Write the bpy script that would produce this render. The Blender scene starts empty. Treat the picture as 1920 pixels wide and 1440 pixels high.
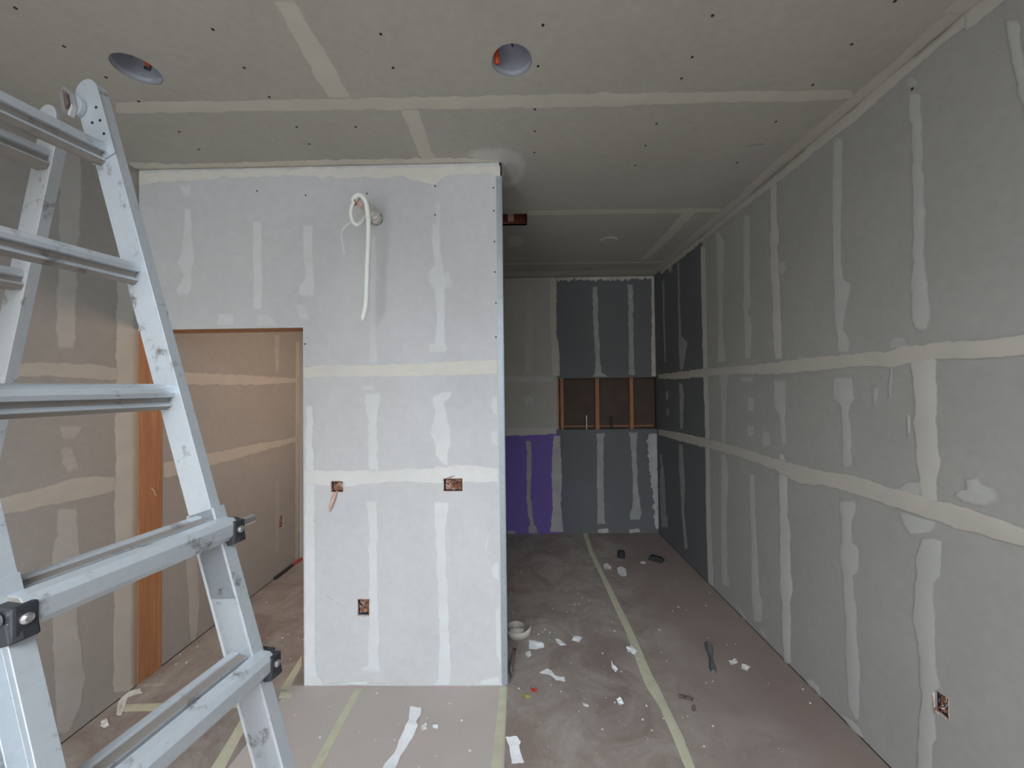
import bpy, bmesh, math, random
from mathutils import Vector, Matrix, noise
random.seed(7)
S = bpy.context.scene
COL = S.collection

# ------------------------------------------------------------------ camera
FPX, YAW, PITCH, ROLL, CAMZ = 723.03, -.0160, .0169, .0121, 1.70
_fw = Vector((math.sin(YAW)*math.cos(PITCH), math.cos(YAW)*math.cos(PITCH), math.sin(PITCH)))
_rt = Vector((math.cos(YAW), -math.sin(YAW), 0)); _up = _rt.cross(_fw)
_c, _s = math.cos(ROLL), math.sin(ROLL)
_R = (_c*_rt - _s*_up, _s*_rt + _c*_up, _fw)
CAM = Vector((0, 0, CAMZ))
cd = bpy.data.cameras.new('camera'); cd.sensor_width = 36; cd.lens = FPX/1920*36; cd.clip_start = .02
co = bpy.data.objects.new('camera', cd); COL.objects.link(co)
m = Matrix.Identity(4)
for i in range(3):
    m[i][0], m[i][1], m[i][2], m[i][3] = _R[0][i], _R[1][i], -_R[2][i], CAM[i]
co.matrix_world = m
S.camera = co

# ------------------------------------------------------------------ light and exposure
S.view_settings.view_transform = 'Standard'; S.view_settings.look = 'None'
S.view_settings.gamma = 1; S.view_settings.use_curve_mapping = False
S.view_settings.exposure = 0.0
W = bpy.data.worlds.new('sky'); S.world = W; W.use_nodes = True
nt = W.node_tree; bg = nt.nodes['Background']
tc = nt.nodes.new('ShaderNodeTexCoord'); sx = nt.nodes.new('ShaderNodeSeparateXYZ')
cr = nt.nodes.new('ShaderNodeValToRGB')
nt.links.new(tc.outputs['Generated'], sx.inputs[0]); nt.links.new(sx.outputs['Z'], cr.inputs[0])
cr.color_ramp.elements[0].position = 0.0; cr.color_ramp.elements[0].color = (.20, .155, .09, 1)
cr.color_ramp.elements[1].position = .45; cr.color_ramp.elements[1].color = (.87, .94, 1.0, 1)
e_ = cr.color_ramp.elements.new(.10); e_.color = (.15, .155, .15, 1); e_ = cr.color_ramp.elements.new(.25); e_.color = (.50, .56, .62, 1)
nt.links.new(cr.outputs[0], bg.inputs[0]); bg.inputs[1].default_value = 23
# room constants (metres)
H, D, RX, LX, PX, QX, ZH = 3.045, 2.25, 1.635, -2.253, -.0838, -1.2658, 2.087
BY, NL, NT, NB = 4.604, .4636, 1.837, 1.225
DT = .157                      # thickness of the partition
FY = -2.5                      # wall behind the camera, with the opening the daylight comes through
OX0, OX1, OZ = -2.2, -1.1, 2.1
pl = bpy.data.lights.new('opening_portal', 'AREA'); pl.shape = 'RECTANGLE'; pl.size = OX1-OX0; pl.size_y = OZ
pl.cycles.is_portal = True
po = bpy.data.objects.new('opening_portal', pl); COL.objects.link(po)
po.location = ((OX0+OX1)/2, FY-.02, OZ/2); po.rotation_euler = (math.radians(90), 0, 0)
# unseen roof opening added behind the camera to bring daylight in from above
SX0, SX1, SY0, SY1 = -1.6, 1.4, -2.3, -1.1
pl2 = bpy.data.lights.new('added_roof_portal', 'AREA'); pl2.shape = 'RECTANGLE'; pl2.size = SX1-SX0; pl2.size_y = SY1-SY0; pl2.cycles.is_portal = True
po2 = bpy.data.objects.new('added_roof_portal', pl2); COL.objects.link(po2); po2.location = ((SX0+SX1)/2, (SY0+SY1)/2, H+.02)
# added unseen warm light that brightens the room beyond the doorway
wl = bpy.data.lights.new('inner_room_fill', 'AREA'); wl.size = .5; wl.energy = 17; wl.color = (1, .76, .60)
wo = bpy.data.objects.new('inner_room_fill', wl); COL.objects.link(wo)
wo.location = (-.55, 3.25, 1.9); wo.rotation_euler = (0, math.radians(80), 0)

# ------------------------------------------------------------------ helpers
def ray(px, py):
    x, y = (px-960)/FPX, (720-py)/FPX
    return _R[0]*x + _R[1]*y + _R[2]
class Plane:
    """an axis aligned surface of the room; at() finds the point of it seen at a photo pixel"""
    def __init__(s, axis, val, inward, board):
        s.a, s.v, s.n, s.board, s.k = axis, val, Vector(inward), board, 0
        s.bm = bmesh.new(); s.cov = s.bm.verts.layers.float.new('cover'); s.col = s.bm.verts.layers.float_color.new('board'); s.mud = s.bm.verts.layers.float_color.new('mud')
    def at(s, px, py):
        d = ray(px, py); t = (s.v-CAM[s.a])/d[s.a]
        return CAM + d*t
def link(name, me, mat, parent=None):
    o = bpy.data.objects.new(name, me); COL.objects.link(o)
    if mat is not None:
        for x in (mat if isinstance(mat, (list, tuple)) else [mat]): me.materials.append(x)
    if parent: o.parent = parent
    return o
def obj(name, bm, mat, parent=None, smooth=False, bevel=0, recalc=True):
    if recalc: bmesh.ops.recalc_face_normals(bm, faces=bm.faces[:])
    if smooth:
        for f in bm.faces: f.smooth = True
    me = bpy.data.meshes.new(name); bm.to_mesh(me); bm.free()
    o = link(name, me, mat, parent)
    if bevel:
        b = o.modifiers.new('bevel', 'BEVEL'); b.width = bevel; b.segments = 2; b.limit_method = 'ANGLE'; b.angle_limit = .6
    return o
def thing(name, label, cat, loc, group=None):
    o = bpy.data.objects.new(name, None); COL.objects.link(o); o.location = loc; o.empty_display_size = .05
    o['label'] = label; o['category'] = cat
    if group: o['group'] = group
    return o
def tag(o, label, cat, group=None):
    o['label'] = label; o['category'] = cat
    if group: o['group'] = group
    return o
def struct(o): o['kind'] = 'structure'; return o
def setorigin(o, loc):
    """move a mesh object's origin to loc, keeping it in place"""
    loc = Vector(loc)
    o.data.transform(Matrix.Translation(-loc)); o.location = loc
    return o
def box(bm, lo, hi):
    vs = [bm.verts.new((x, y, z)) for x in (lo[0], hi[0]) for y in (lo[1], hi[1]) for z in (lo[2], hi[2])]
    for q in ((0,1,3,2),(4,6,7,5),(0,4,5,1),(2,3,7,6),(0,2,6,4),(1,5,7,3)): bm.faces.new([vs[i] for i in q])
    return vs
def prism(bm, prof, A, B, ex, ey):
    """extrude a 2D profile (in ex, ey) from point A to point B"""
    a = [bm.verts.new(A + ex*p[0] + ey*p[1]) for p in prof]; b = [bm.verts.new(B + ex*p[0] + ey*p[1]) for p in prof]
    n = len(prof)
    for i in range(n): bm.faces.new((a[i], a[(i+1) % n], b[(i+1) % n], b[i]))
    bm.faces.new(a[::-1]); bm.faces.new(b)
def tube(bm, pts, r, seg=10, cap=True):
    pts = [Vector(p) for p in pts]; rs = r if isinstance(r, (list, tuple)) else [r]*len(pts)
    rings = []; up = None
    for i, p in enumerate(pts):
        t = (pts[min(i+1, len(pts)-1)]-pts[max(i-1, 0)]).normalized()
        if up is None: up = t.orthogonal().normalized()
        up = (up - t*up.dot(t)).normalized(); sd = t.cross(up)
        rings.append([bm.verts.new(p + (up*math.cos(k*2*math.pi/seg) + sd*math.sin(k*2*math.pi/seg))*rs[i]) for k in range(seg)])
    for a, b in zip(rings, rings[1:]):
        for k in range(seg): bm.faces.new((a[k], a[(k+1) % seg], b[(k+1) % seg], b[k]))
    if cap: bm.faces.new(rings[0][::-1]); bm.faces.new(rings[-1])
def spline(pts, n=8):
    pts = [Vector(p) for p in pts]; out = []
    P = [pts[0]*2-pts[1]] + pts + [pts[-1]*2-pts[-2]]
    for i in range(1, len(P)-2):
        for k in range(n):
            t = k/n; a, b, c, d = P[i-1:i+3]
            out.append(.5*((2*b)+(c-a)*t+(2*a-5*b+4*c-d)*t*t+(3*b-a-3*c+d)*t**3))
    return out+[pts[-1]]
def sheet(name, outer, holes, inward, mat, thick=.0127, parent=None):
    """a flat board with cut holes, its face towards the room and its thickness behind it"""
    bm = bmesh.new(); es = []
    for loop in [outer]+holes:
        vs = [bm.verts.new(p) for p in loop]
        for i in range(len(vs)): es.append(bm.edges.new((vs[i], vs[(i+1) % len(vs)])))
    bmesh.ops.triangle_fill(bm, edges=es, use_beauty=True, use_dissolve=False, normal=Vector(inward))
    inward = Vector(inward)
    for f in bm.faces:
        f.normal_update()
        if f.normal.dot(inward) < 0: f.normal_flip()
    o = obj(name, bm, mat, parent, recalc=False)
    if thick:
        s = o.modifiers.new('board', 'SOLIDIFY'); s.thickness = thick; s.offset = -1
    return o
# ------------------------------------------------------------------ materials
def nodes(name):
    M = bpy.data.materials.new(name); M.use_nodes = True
    t = M.node_tree; return M, t, t.nodes['Principled BSDF']
def ramp(t, src, stops):
    r = t.nodes.new('ShaderNodeValToRGB'); el = r.color_ramp.elements
    while len(el) < len(stops): el.new(.5)
    for e, (p, c) in zip(el, stops): e.position = p; e.color = (*c, 1) if len(c) == 3 else c
    t.links.new(src, r.inputs[0]); return r.outputs[0]
def nz(t, scale, detail=4, vec=None, rough=.55, dist=0):
    n = t.nodes.new('ShaderNodeTexNoise'); n.inputs['Scale'].default_value = scale; n.inputs['Detail'].default_value = detail
    n.inputs['Roughness'].default_value = rough; n.inputs['Distortion'].default_value = dist
    if vec is not None: t.links.new(vec, n.inputs['Vector'])
    return n.outputs['Fac']
def mixc(t, fac, a, b, mode='MIX'):
    x = t.nodes.new('ShaderNodeMix'); x.data_type = 'RGBA'; x.blend_type = mode
    for s, i in ((fac, 0), (a, 6), (b, 7)):
        if isinstance(s, (int, float)): x.inputs[i].default_value = s
        elif isinstance(s, tuple): x.inputs[i].default_value = (*s, 1)
        else: t.links.new(s, x.inputs[i])
    return x.outputs[2]
def mth(t, op, a, b=None, clamp=False):
    x = t.nodes.new('ShaderNodeMath'); x.operation = op; x.use_clamp = clamp
    for s, i in ((a, 0), (b, 1)):
        if s is None: continue
        if isinstance(s, (int, float)): x.inputs[i].default_value = s
        else: t.links.new(s, x.inputs[i])
    return x.outputs[0]
def bump(t, b, h, dist=.001, strength=.5):
    n = t.nodes.new('ShaderNodeBump'); n.inputs['Distance'].default_value = dist; n.inputs['Strength'].default_value = strength
    t.links.new(h, n.inputs['Height']); t.links.new(n.outputs[0], b.inputs['Normal'])
def pos(t): return t.nodes.new('ShaderNodeNewGeometry').outputs['Position']
def oco(t): return t.nodes.new('ShaderNodeTexCoord').outputs['Object']
def simple(name, col, rough=.6, metal=0, var=.12, scale=25, bumpd=0, spec=.5):
    M, t, b = nodes(name); v = oco(t); n = nz(t, scale, 5, v)
    c = ramp(t, n, [(.25, tuple(x*(1-var) for x in col)), (.75, tuple(min(1, x*(1+var)) for x in col))])
    t.links.new(c, b.inputs['Base Color']); b.inputs['Roughness'].default_value = rough; b.inputs['Metallic'].default_value = metal
    b.inputs['Specular IOR Level'].default_value = spec
    if bumpd: bump(t, b, n, bumpd)
    return M
GREY = (.545, .55, .565); GREY2 = (.345, .34, .32); LEFT = (.315, .298, .28); WARM = (.40, .38, .34); DARK = (.135, .14, .145); PURPLE = (.17, .115, .36)  # drywall greys differ per surface to carry its lighting in the colour
def board_mat(name, col):
    M, t, b = nodes(name); v = pos(t)
    c = ramp(t, nz(t, 2.2, 3, v), [(.3, tuple(x*.955 for x in col)), (.7, tuple(x*1.03 for x in col))])
    c = mixc(t, .10, c, ramp(t, nz(t, 26, 6, v, .7), [(.3, (.2, .2, .2)), (.8, (.9, .9, .9))]), 'OVERLAY')
    t.links.new(c, b.inputs['Base Color']); b.inputs['Roughness'].default_value = .85; b.inputs['Specular IOR Level'].default_value = .25
    bump(t, b, nz(t, 300, 2, v), .0003, .3)
    return M
M_GREY = board_mat('grey_drywall_paper', GREY)
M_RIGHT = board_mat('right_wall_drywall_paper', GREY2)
M_LEFT = board_mat('left_wall_drywall_paper', LEFT)
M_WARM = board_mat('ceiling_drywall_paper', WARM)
M_DARK = board_mat('dark_tile_backer_paper', DARK)
M_PURP = board_mat('purple_drywall_paper', PURPLE)
def mud_mat():
    M, t, b = nodes('joint_compound'); v = pos(t)
    def attr(n):
        a = t.nodes.new('ShaderNodeAttribute'); a.attribute_name = n; return a
    cov = attr('cover').outputs['Fac']
    n1 = nz(t, 38, 6, v, .65); n2 = nz(t, 7, 3, v)
    k = mth(t, 'ADD', cov, mth(t, 'MULTIPLY', mth(t, 'SUBTRACT', n1, .5), .5))
    k = ramp(t, k, [(.18, (0, 0, 0)), (.62, (1, 1, 1))])
    k = mth(t, 'MULTIPLY', k, ramp(t, n2, [(.3, (.72,)*3), (.65, (1,)*3)]))
    mud = mixc(t, ramp(t, nz(t, 13, 4, v), [(.4, (0,)*3), (.75, (.25,)*3)]), attr('mud').outputs['Color'], (.55, .51, .42))
    t.links.new(mixc(t, k, attr('board').outputs['Color'], mud), b.inputs['Base Color'])
    b.inputs['Roughness'].default_value = .8; b.inputs['Specular IOR Level'].default_value = .25
    bump(t, b, nz(t, 60, 4, v), .0006, .35)
    return M
M_MUD = mud_mat()
THIN = (.64, .665, .68)       # fresh thin compound over screws
CREAM = (.65, .63, .58)     # taped joints
CREAMD = (.52, .495, .43)
def metal_mat(name, col, rough, dirt=.5, metal=.85):
    M, t, b = nodes(name); v = pos(t)
    d = ramp(t, nz(t, 16, 7, v, .7), [(.57, (0,)*3), (.68, (dirt,)*3)])
    sc = nz(t, 90, 4, v)
    c = mixc(t, d, ramp(t, sc, [(.3, tuple(x*.93 for x in col)), (.7, col)]), (.13, .11, .095))
    t.links.new(c, b.inputs['Base Color']); b.inputs['Metallic'].default_value = metal
    t.links.new(mth(t, 'ADD', mth(t, 'MULTIPLY', sc, .16), rough-.08), b.inputs['Roughness'])
    return M
M_ALU = metal_mat('worn_aluminium', (.50, .54, .58), .36, .85, .4)
M_ALUD = metal_mat('grimy_aluminium', (.46, .48, .50), .45, .95, .4)
M_GRIME_SHADE = metal_mat('grimy_shaded_aluminium', (.26, .235, .215), .6, .9, .35)
M_BLACK = simple('black_steel', (.035, .038, .045), .42, .3)
M_STEEL = simple('zinc_steel', (.55, .54, .55), .35, .9)
M_RUST = simple('rusty_steel', (.13, .09, .08), .7, .3, .5, 60)
M_BEAD = simple('galvanized_corner_bead', (.36, .40, .44), .5, .45, .08, 15)
M_HOLE = simple('black_hole_paint', (.012, .012, .013), .9)
M_PLASTIC = simple('blue_plastic', (.03, .05, .10), .5)
M_KRAFT = simple('brown_masking_paper', (.33, .17, .11), .8, 0, .55, 55)
M_KRAFTL = simple('pinkish_torn_paper', (.62, .40, .32), .85, 0, .3, 40)
M_WIRE = simple('white_cable_jacket', (.72, .74, .72), .45)
M_COPPER = simple('bare_copper', (.42, .20, .12), .35, .9)
M_FOAM = simple('white_foam_sleeve', (.80, .84, .80), .55, 0, .03)
M_FILM = simple('crumpled_plastic_film', (.60, .58, .55), .35, 0, .25, 40, .004)
M_WHITE = simple('white_enamel', (.30, .32, .37), .4, 0, .06)
M_ORANGE = simple('orange_wire_nut', (.75, .10, .03), .45)
M_RED = simple('red_enamel', (.45, .03, .02), .35)
M_PAPERW = simple('white_paper_tape', (.82, .83, .85), .7, 0, .04, 60)
M_CRUMB = simple('dried_plaster', (.62, .60, .57), .85, 0, .2, 60)
M_TAN = simple('tan_paper_tape', (.50, .46, .40), .75, 0, .05)
M_RUBBER = simple('black_rubber', (.02, .02, .02), .6)
M_LEAF = simple('dry_brown_leaf', (.12, .085, .075), .8, 0, .4, 60)
M_GREEN = simple('yellow_green_sleeve', (.30, .28, .10), .6, 0, .4, 60)
M_SHIM = simple('grey_plastic_strip', (.12, .125, .125), .5, 0, .3, 30)
M_PENCIL = simple('pencil_lead', (.22, .22, .24), .7)
M_SMUDGE = simple('graphite_smudge', (.16, .155, .15), .8)
M_SHEATH = simple('brown_backing_board', (.085, .06, .048), .9, 0, .15, 6)
def wood_mat(name, a, b_):
    M, t, b = nodes(name); v = pos(t)
    mp = t.nodes.new('ShaderNodeMapping'); mp.inputs['Scale'].default_value = (28, 28, 1.6); t.links.new(v, mp.inputs[0])
    n = nz(t, 1.0, 6, mp.outputs[0], .6, 1.2)
    c = ramp(t, n, [(.3, a), (.7, b_)])
    t.links.new(c, b.inputs['Base Color']); b.inputs['Roughness'].default_value = .65; bump(t, b, n, .001, .3)
    return M
M_WOOD = wood_mat('fir_framing', (.26, .11, .05), (.42, .20, .095))
def tape_mat():
    M, t, b = nodes('masking_tape'); v = pos(t)
    c = ramp(t, nz(t, 20, 6, v, .7), [(.3, (.45, .43, .31)), (.7, (.55, .53, .40))])
    c = mixc(t, ramp(t, nz(t, 5, 5, v, .7), [(.52, (0,)*3), (.72, (.45,)*3)]), c, (.30, .27, .25))
    t.links.new(c, b.inputs['Base Color']); b.inputs['Roughness'].default_value = .6; bump(t, b, nz(t, 60, 3, v), .001, .4)
    return M
M_TAPE = tape_mat()
def floor_mat():
    M, t, b = nodes('dusty_floor_paper'); v = pos(t)
    s = t.nodes.new('ShaderNodeSeparateXYZ'); t.links.new(v, s.inputs[0])
    base = ramp(t, nz(t, 1.6, 3, v), [(.3, (.215, .165, .145)), (.7, (.25, .20, .178))])
    # the newer, paler sheet left of the corner bead in front of the partition
    sheet_ = mth(t, 'MULTIPLY', mth(t, 'MULTIPLY', mth(t, 'LESS_THAN', s.outputs[0], -.085), mth(t, 'GREATER_THAN', s.outputs[0], -1.34)), mth(t, 'LESS_THAN', s.outputs[1], 2.25))
    base = mixc(t, sheet_, base, ramp(t, nz(t, 2.3, 3, v), [(.3, (.43, .37, .345)), (.7, (.48, .42, .395))]))
    # walked-on dust: heavy in the middle of the passage, none along the right wall
    wob = mth(t, 'MULTIPLY', mth(t, 'SUBTRACT', nz(t, 1.8, 3, v), .5), .9)
    edge = mth(t, 'ADD', s.outputs[0], wob)
    clean = ramp(t, mth(t, 'MULTIPLY', mth(t, 'SUBTRACT', edge, .75), 2.0, True), [(0, (1,)*3), (1, (.06,)*3)])
    dust = ramp(t, nz(t, 3.0, 8, v, .72, .8), [(.38, (0,)*3), (.75, (.85,)*3)])
    c = mixc(t, mth(t, 'MULTIPLY', dust, clean), base, (.42, .39, .35))
    scuff = ramp(t, nz(t, 17, 8, v, .75, 2.2), [(.60, (0,)*3), (.72, (.6,)*3)])
    c = mixc(t, mth(t, 'MULTIPLY', scuff, clean), c, (.58, .55, .51))
    # fine spatter of compound
    vo = t.nodes.new('ShaderNodeTexVoronoi'); vo.inputs['Scale'].default_value = 34; t.links.new(v, vo.inputs['Vector'])
    dots = ramp(t, vo.outputs['Distance'], [(.07, (1,)*3), (.12, (0,)*3)])
    sp = mth(t, 'MULTIPLY', dots, ramp(t, nz(t, 4.1, 2, v), [(.52, (0,)*3), (.62, (.8,)*3)]))
    c = mixc(t, sp, c, (.60, .57, .53))
    t.links.new(c, b.inputs['Base Color']); b.inputs['Roughness'].default_value = .75; b.inputs['Specular IOR Level'].default_value = .3
    bump(t, b, nz(t, 2.4, 4, v), .012, .35)
    return M
M_FLOOR = floor_mat()

# ------------------------------------------------------------------ surfaces the marks are laid on
CE = Plane(2, H, (0, 0, -1), WARM); PA = Plane(1, D, (0, -1, 0), GREY); RW = Plane(0, RX, (-1, 0, 0), GREY2)
LW = Plane(0, LX, (1, 0, 0), LEFT); BW = Plane(1, BY, (0, -1, 0), GREY); FL = Plane(2, 0, (0, 0, 1), GREY)
def thin(P): return THIN if P.board is GREY else tuple(min(1, x*k) for x, k in zip(P.board, (1.27, 1.31, 1.34)))
def strip(P, rows, mud=None, board=None, feather=.35, jit=.006, clip=None, cov=1.0, nx=3):
    """a trowelled strip of compound; rows = pairs of photo points on its two edges"""
    mud = mud or thin(P); board = board or P.board; P.k += 1; off = .0006 + P.k*.00006
    prs = [(a if isinstance(a, Vector) else P.at(*a), b if isinstance(b, Vector) else P.at(*b)) for a, b in rows]
    out = []
    for (a, b), (c, d) in zip(prs, prs[1:]):
        L = ((c+d)-(a+b)).length/2; n = max(1, int(L/.018))
        for i in range(n): out.append((a.lerp(c, i/n), b.lerp(d, i/n)))
    out.append(prs[-1]); last = None; seed = P.k*7.3
    for i, (a, b) in enumerate(out):
        w = b-a; wl = w.length; w = w.normalized() if wl else Vector((0, 0, 1))
        ja = noise.noise(Vector((i*.31, seed, 0)))*jit*1.6 + noise.noise(Vector((i*.9, seed, 5)))*jit
        jb = noise.noise(Vector((i*.29, seed, 9)))*jit*1.6 + noise.noise(Vector((i*.8, seed, 3)))*jit
        a = a + w*ja; b = b + w*jb; f = min(.3, .010/max(wl, .01))
        end = i in (0, len(out)-1)
        vs = []
        for q, cv, h in [(0, .0, 0)] + [(f+(1-2*f)*j/(nx-1), 1, 1) for j in range(nx)] + [(1, .0, 0)]:
            p = a.lerp(b, q) + P.n*(off if h else off*.6)
            p = clip(p) if clip else p
            if P.a != 2: p.z = min(max(p.z, .001), H-.0004)
            vv = P.bm.verts.new(p); vv[P.cov] = (cv*feather/.35*cov if not end else 0.15) if cv else 0.12*cov
            vv[P.col] = (*board, 1); vv[P.mud] = (*mud, 1); vs.append(vv)
        if last:
            for k in range(len(vs)-1): P.bm.faces.new((last[k], last[k+1], vs[k+1], vs[k]))
        last = vs
def V(P, *rows, **k):            # vertical strips: (y, x_left, x_right)
    strip(P, [((r[1], r[0]), (r[2], r[0])) for r in rows], **k)
def Hs(P, *rows, **k):           # level strips: (x, y_top, y_bottom)
    strip(P, [((r[0], r[1]), (r[0], r[2])) for r in rows], **k)
def blob(P, pts, mud=None, board=None, jit=.006, cov=1.0, inner=.72):
    mud = mud or thin(P); board = board or P.board; P.k += 1; off = .0006+P.k*.00006
    w = [P.at(*p) for p in pts]; c = sum(w, Vector())/len(w); o = []
    for i in range(len(w)):
        a, b = w[i], w[(i+1) % len(w)]; n = max(1, int((b-a).length/.015))
        for k in range(n): o.append(a.lerp(b, k/n))
    def mk(p, cv, h):
        p = p+P.n*h
        if P.a != 2: p.z = min(max(p.z, .001), H-.0004)
        v = P.bm.verts.new(p); v[P.cov] = cv; v[P.col] = (*board, 1); v[P.mud] = (*mud, 1); return v
    R1, R2 = [], []
    for i, p in enumerate(o):
        q = p + (p-c).normalized()*noise.noise(Vector((i*.6, P.k*3.1, 1)))*jit
        R1.append(mk(q, .1, off*.6)); R2.append(mk(c.lerp(q, inner), cov, off))
    ce = mk(c, cov, off); n = len(o)
    for i in range(n):
        j = (i+1) % n
        P.bm.faces.new((R1[i], R1[j], R2[j], R2[i])); P.bm.faces.new((R2[i], R2[j], ce))
def ell(cx, cy, rx, ry, n=14): return [(cx+rx*math.cos(i*2*math.pi/n), cy+ry*math.sin(i*2*math.pi/n)) for i in range(n)]

# ------------------------------------------------------------------ openings (holes) in the boards
def quad(P, pts): return [P.at(*p) for p in pts]
box_small = [(621, 903), (643, 902), (643, 922), (622, 923)]
box_wide = [(832, 898), (866, 897), (867, 920), (833, 922)]
box_low = [(671, 1124), (691, 1123), (692, 1154), (672, 1155)]
box_right = [(1751, 1291), (1778, 1309), (1778, 1351), (1752, 1330)]
box_inner = [(524, 969), (531, 966), (531, 987), (524, 990)]
def rectify(P, pts):
    w = [P.at(*p) for p in pts]; ax = [i for i in (0, 1) if i != P.a][0]
    a0, a1 = min(p[ax] for p in w), max(p[ax] for p in w)
    zs = sorted(p.z for p in w); z0, z1 = (zs[0]+zs[1])/2, (zs[2]+zs[3])/2
    r = []
    for a, z in ((a0, z0), (a1, z0), (a1, z1), (a0, z1)):
        v = Vector((0, 0, z)); v[P.a] = P.v; v[ax] = a; r.append(v)
    return r
Q_small, Q_wide, Q_low = [rectify(PA, q) for q in (box_small, box_wide, box_low)]
Q_right = rectify(RW, box_right); Q_inner = rectify(LW, box_inner)
def circ(P, c, r, n=32):
    ax = [i for i in range(3) if i != P.a]; o = []
    for i in range(n):
        v = Vector(c); v[ax[0]] += r*math.cos(i*2*math.pi/n); v[ax[1]] += r*math.sin(i*2*math.pi/n); o.append(v)
    return o
can1 = CE.at(960, 115); can2 = CE.at(257, 131); can3 = CE.at(1141, 450)
cable_c = PA.at(706, 411)
duct = [CE.at(943, 401), CE.at(988, 401), CE.at(988, 422), CE.at(943, 422)]
dx0, dx1 = -.145, duct[1].x; dy0, dy1 = min(duct[1].y, duct[2].y), max(duct[1].y, duct[2].y)
duct = [Vector((dx0, dy0, H)), Vector((dx1, dy0, H)), Vector((dx1, dy1, H)), Vector((dx0, dy1, H))]
CANR = .082

# ------------------------------------------------------------------ room shell
v3 = lambda *a: Vector(a)
IY = 3.93        # end of the room beyond the doorway
SWX = -.165      # side wall of the passage
struct(sheet('floor', [v3(LX-.3, FY-.1, 0), v3(RX+.1, FY-.1, 0), v3(RX+.1, BY+.1, 0), v3(LX-.3, BY+.1, 0)], [], (0, 0, 1), M_FLOOR, .02))
ceiling = struct(sheet('ceiling', [v3(LX-.05, FY, H), v3(RX+.05, FY, H), v3(RX+.05, BY+.05, H), v3(LX-.05, BY+.05, H)],
      [circ(CE, can1, CANR), circ(CE, can2, CANR), duct, [v3(SX0, SY0, H), v3(SX1, SY0, H), v3(SX1, SY1, H), v3(SX0, SY1, H)]], (0, 0, -1), M_WARM))
# right wall: grey boards up to the joint, dark backer boards beyond
JY = RW.at(1320, 600).y
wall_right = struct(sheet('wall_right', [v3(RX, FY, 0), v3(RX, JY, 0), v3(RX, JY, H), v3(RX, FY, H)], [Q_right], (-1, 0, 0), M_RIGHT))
dr = struct(sheet('dark_board', [v3(RX, JY, 0), v3(RX, BY, 0), v3(RX, BY, H), v3(RX, JY, H)], [], (-1, 0, 0), M_DARK, parent=wall_right))
# left wall and its run beyond the partition
wall_left = struct(sheet('wall_left', [v3(LX, FY, 0), v3(LX, D, 0), v3(LX, D, H), v3(LX, FY, H)], [], (1, 0, 0), M_LEFT))
jy = D+DT
wall_inner = struct(sheet('wall_inner_left', [v3(LX, jy, 0), v3(LX, IY, 0), v3(LX, IY, H), v3(LX, jy, H)], [Q_inner], (1, 0, 0), M_LEFT))
struct(sheet('wall_inner_back', [v3(LX, IY, 0), v3(SWX-.1, IY, 0), v3(SWX-.1, IY, H), v3(LX, IY, H)], [], (0, -1, 0), M_WARM))
# partition with the doorway
front = struct(sheet('wall_partition', [v3(LX, D, ZH), v3(QX, D, ZH), v3(QX, D, 0), v3(PX, D, 0), v3(PX, D, H), v3(LX, D, H)],
      [Q_small, Q_wide, Q_low, circ(PA, cable_c, .038, 18)], (0, -1, 0), M_GREY))
struct(sheet('partition_rear', [v3(LX, jy, ZH), v3(QX, jy, ZH), v3(QX, jy, 0), v3(PX, jy, 0), v3(PX, jy, H), v3(LX, jy, H)], [], (0, 1, 0), M_WARM, parent=front))
struct(sheet('partition_end', [v3(PX, D, 0), v3(PX, jy, 0), v3(PX, jy, H), v3(PX, D, H)], [], (1, 0, 0), M_GREY, parent=front))
bm = bmesh.new(); box(bm, (QX, D+.014, 0), (QX+.036, jy-.014, ZH)); struct(obj('jamb_lumber', bm, M_WOOD, front))
struct(sheet('wall_side', [v3(SWX, jy, 0), v3(SWX, BY, 0), v3(SWX, BY, H), v3(SWX, jy, H)], [], (1, 0, 0), M_WARM))
struct(sheet('wall_inner_right', [v3(SWX-.12, jy, 0), v3(SWX-.12, IY, 0), v3(SWX-.12, IY, H), v3(SWX-.12, jy, H)], [], (-1, 0, 0), M_WARM))
# back wall: four boards around an open stud bay
NR = RX
wb = struct(sheet('wall_back', [v3(SWX, BY, NB), v3(NL, BY, NB), v3(NL, BY, H), v3(SWX, BY, H)], [], (0, -1, 0), M_WARM))
struct(sheet('purple_board', [v3(SWX, BY, 0), v3(NL, BY, 0), v3(NL, BY, NB), v3(SWX, BY, NB)], [], (0, -1, 0), M_PURP, parent=wb))
struct(sheet('dark_board_upper', [v3(NL, BY, NT), v3(NR, BY, NT), v3(NR, BY, H), v3(NL, BY, H)], [], (0, -1, 0), M_DARK, parent=wb))
struct(sheet('dark_board_lower', [v3(NL, BY, 0), v3(NR, BY, 0), v3(NR, BY, NB), v3(NL, BY, NB)], [], (0, -1, 0), M_DARK, parent=wb))
bm = bmesh.new(); box(bm, (NL-.15, BY+.10, NB-.3), (NR+.1, BY+.115, NT+.3))
struct(obj('bay_backing', bm, M_SHEATH, wb))
bm = bmesh.new()
box(bm, (NL-.15, BY+.013, NT+.1), (NR+.1, BY+.10, NT+.115)); box(bm, (NL-.15, BY+.013, NB-.115), (NR+.1, BY+.10, NB-.1))
box(bm, (NL-.17, BY+.013, NB-.3), (NL-.15, BY+.10, NT+.3)); box(bm, (NR+.0135, BY-.03, NB-.3), (NR+.1, BY+.10, NT+.3))
struct(obj('bay_frame', bm, M_SHEATH, wb))
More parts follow.
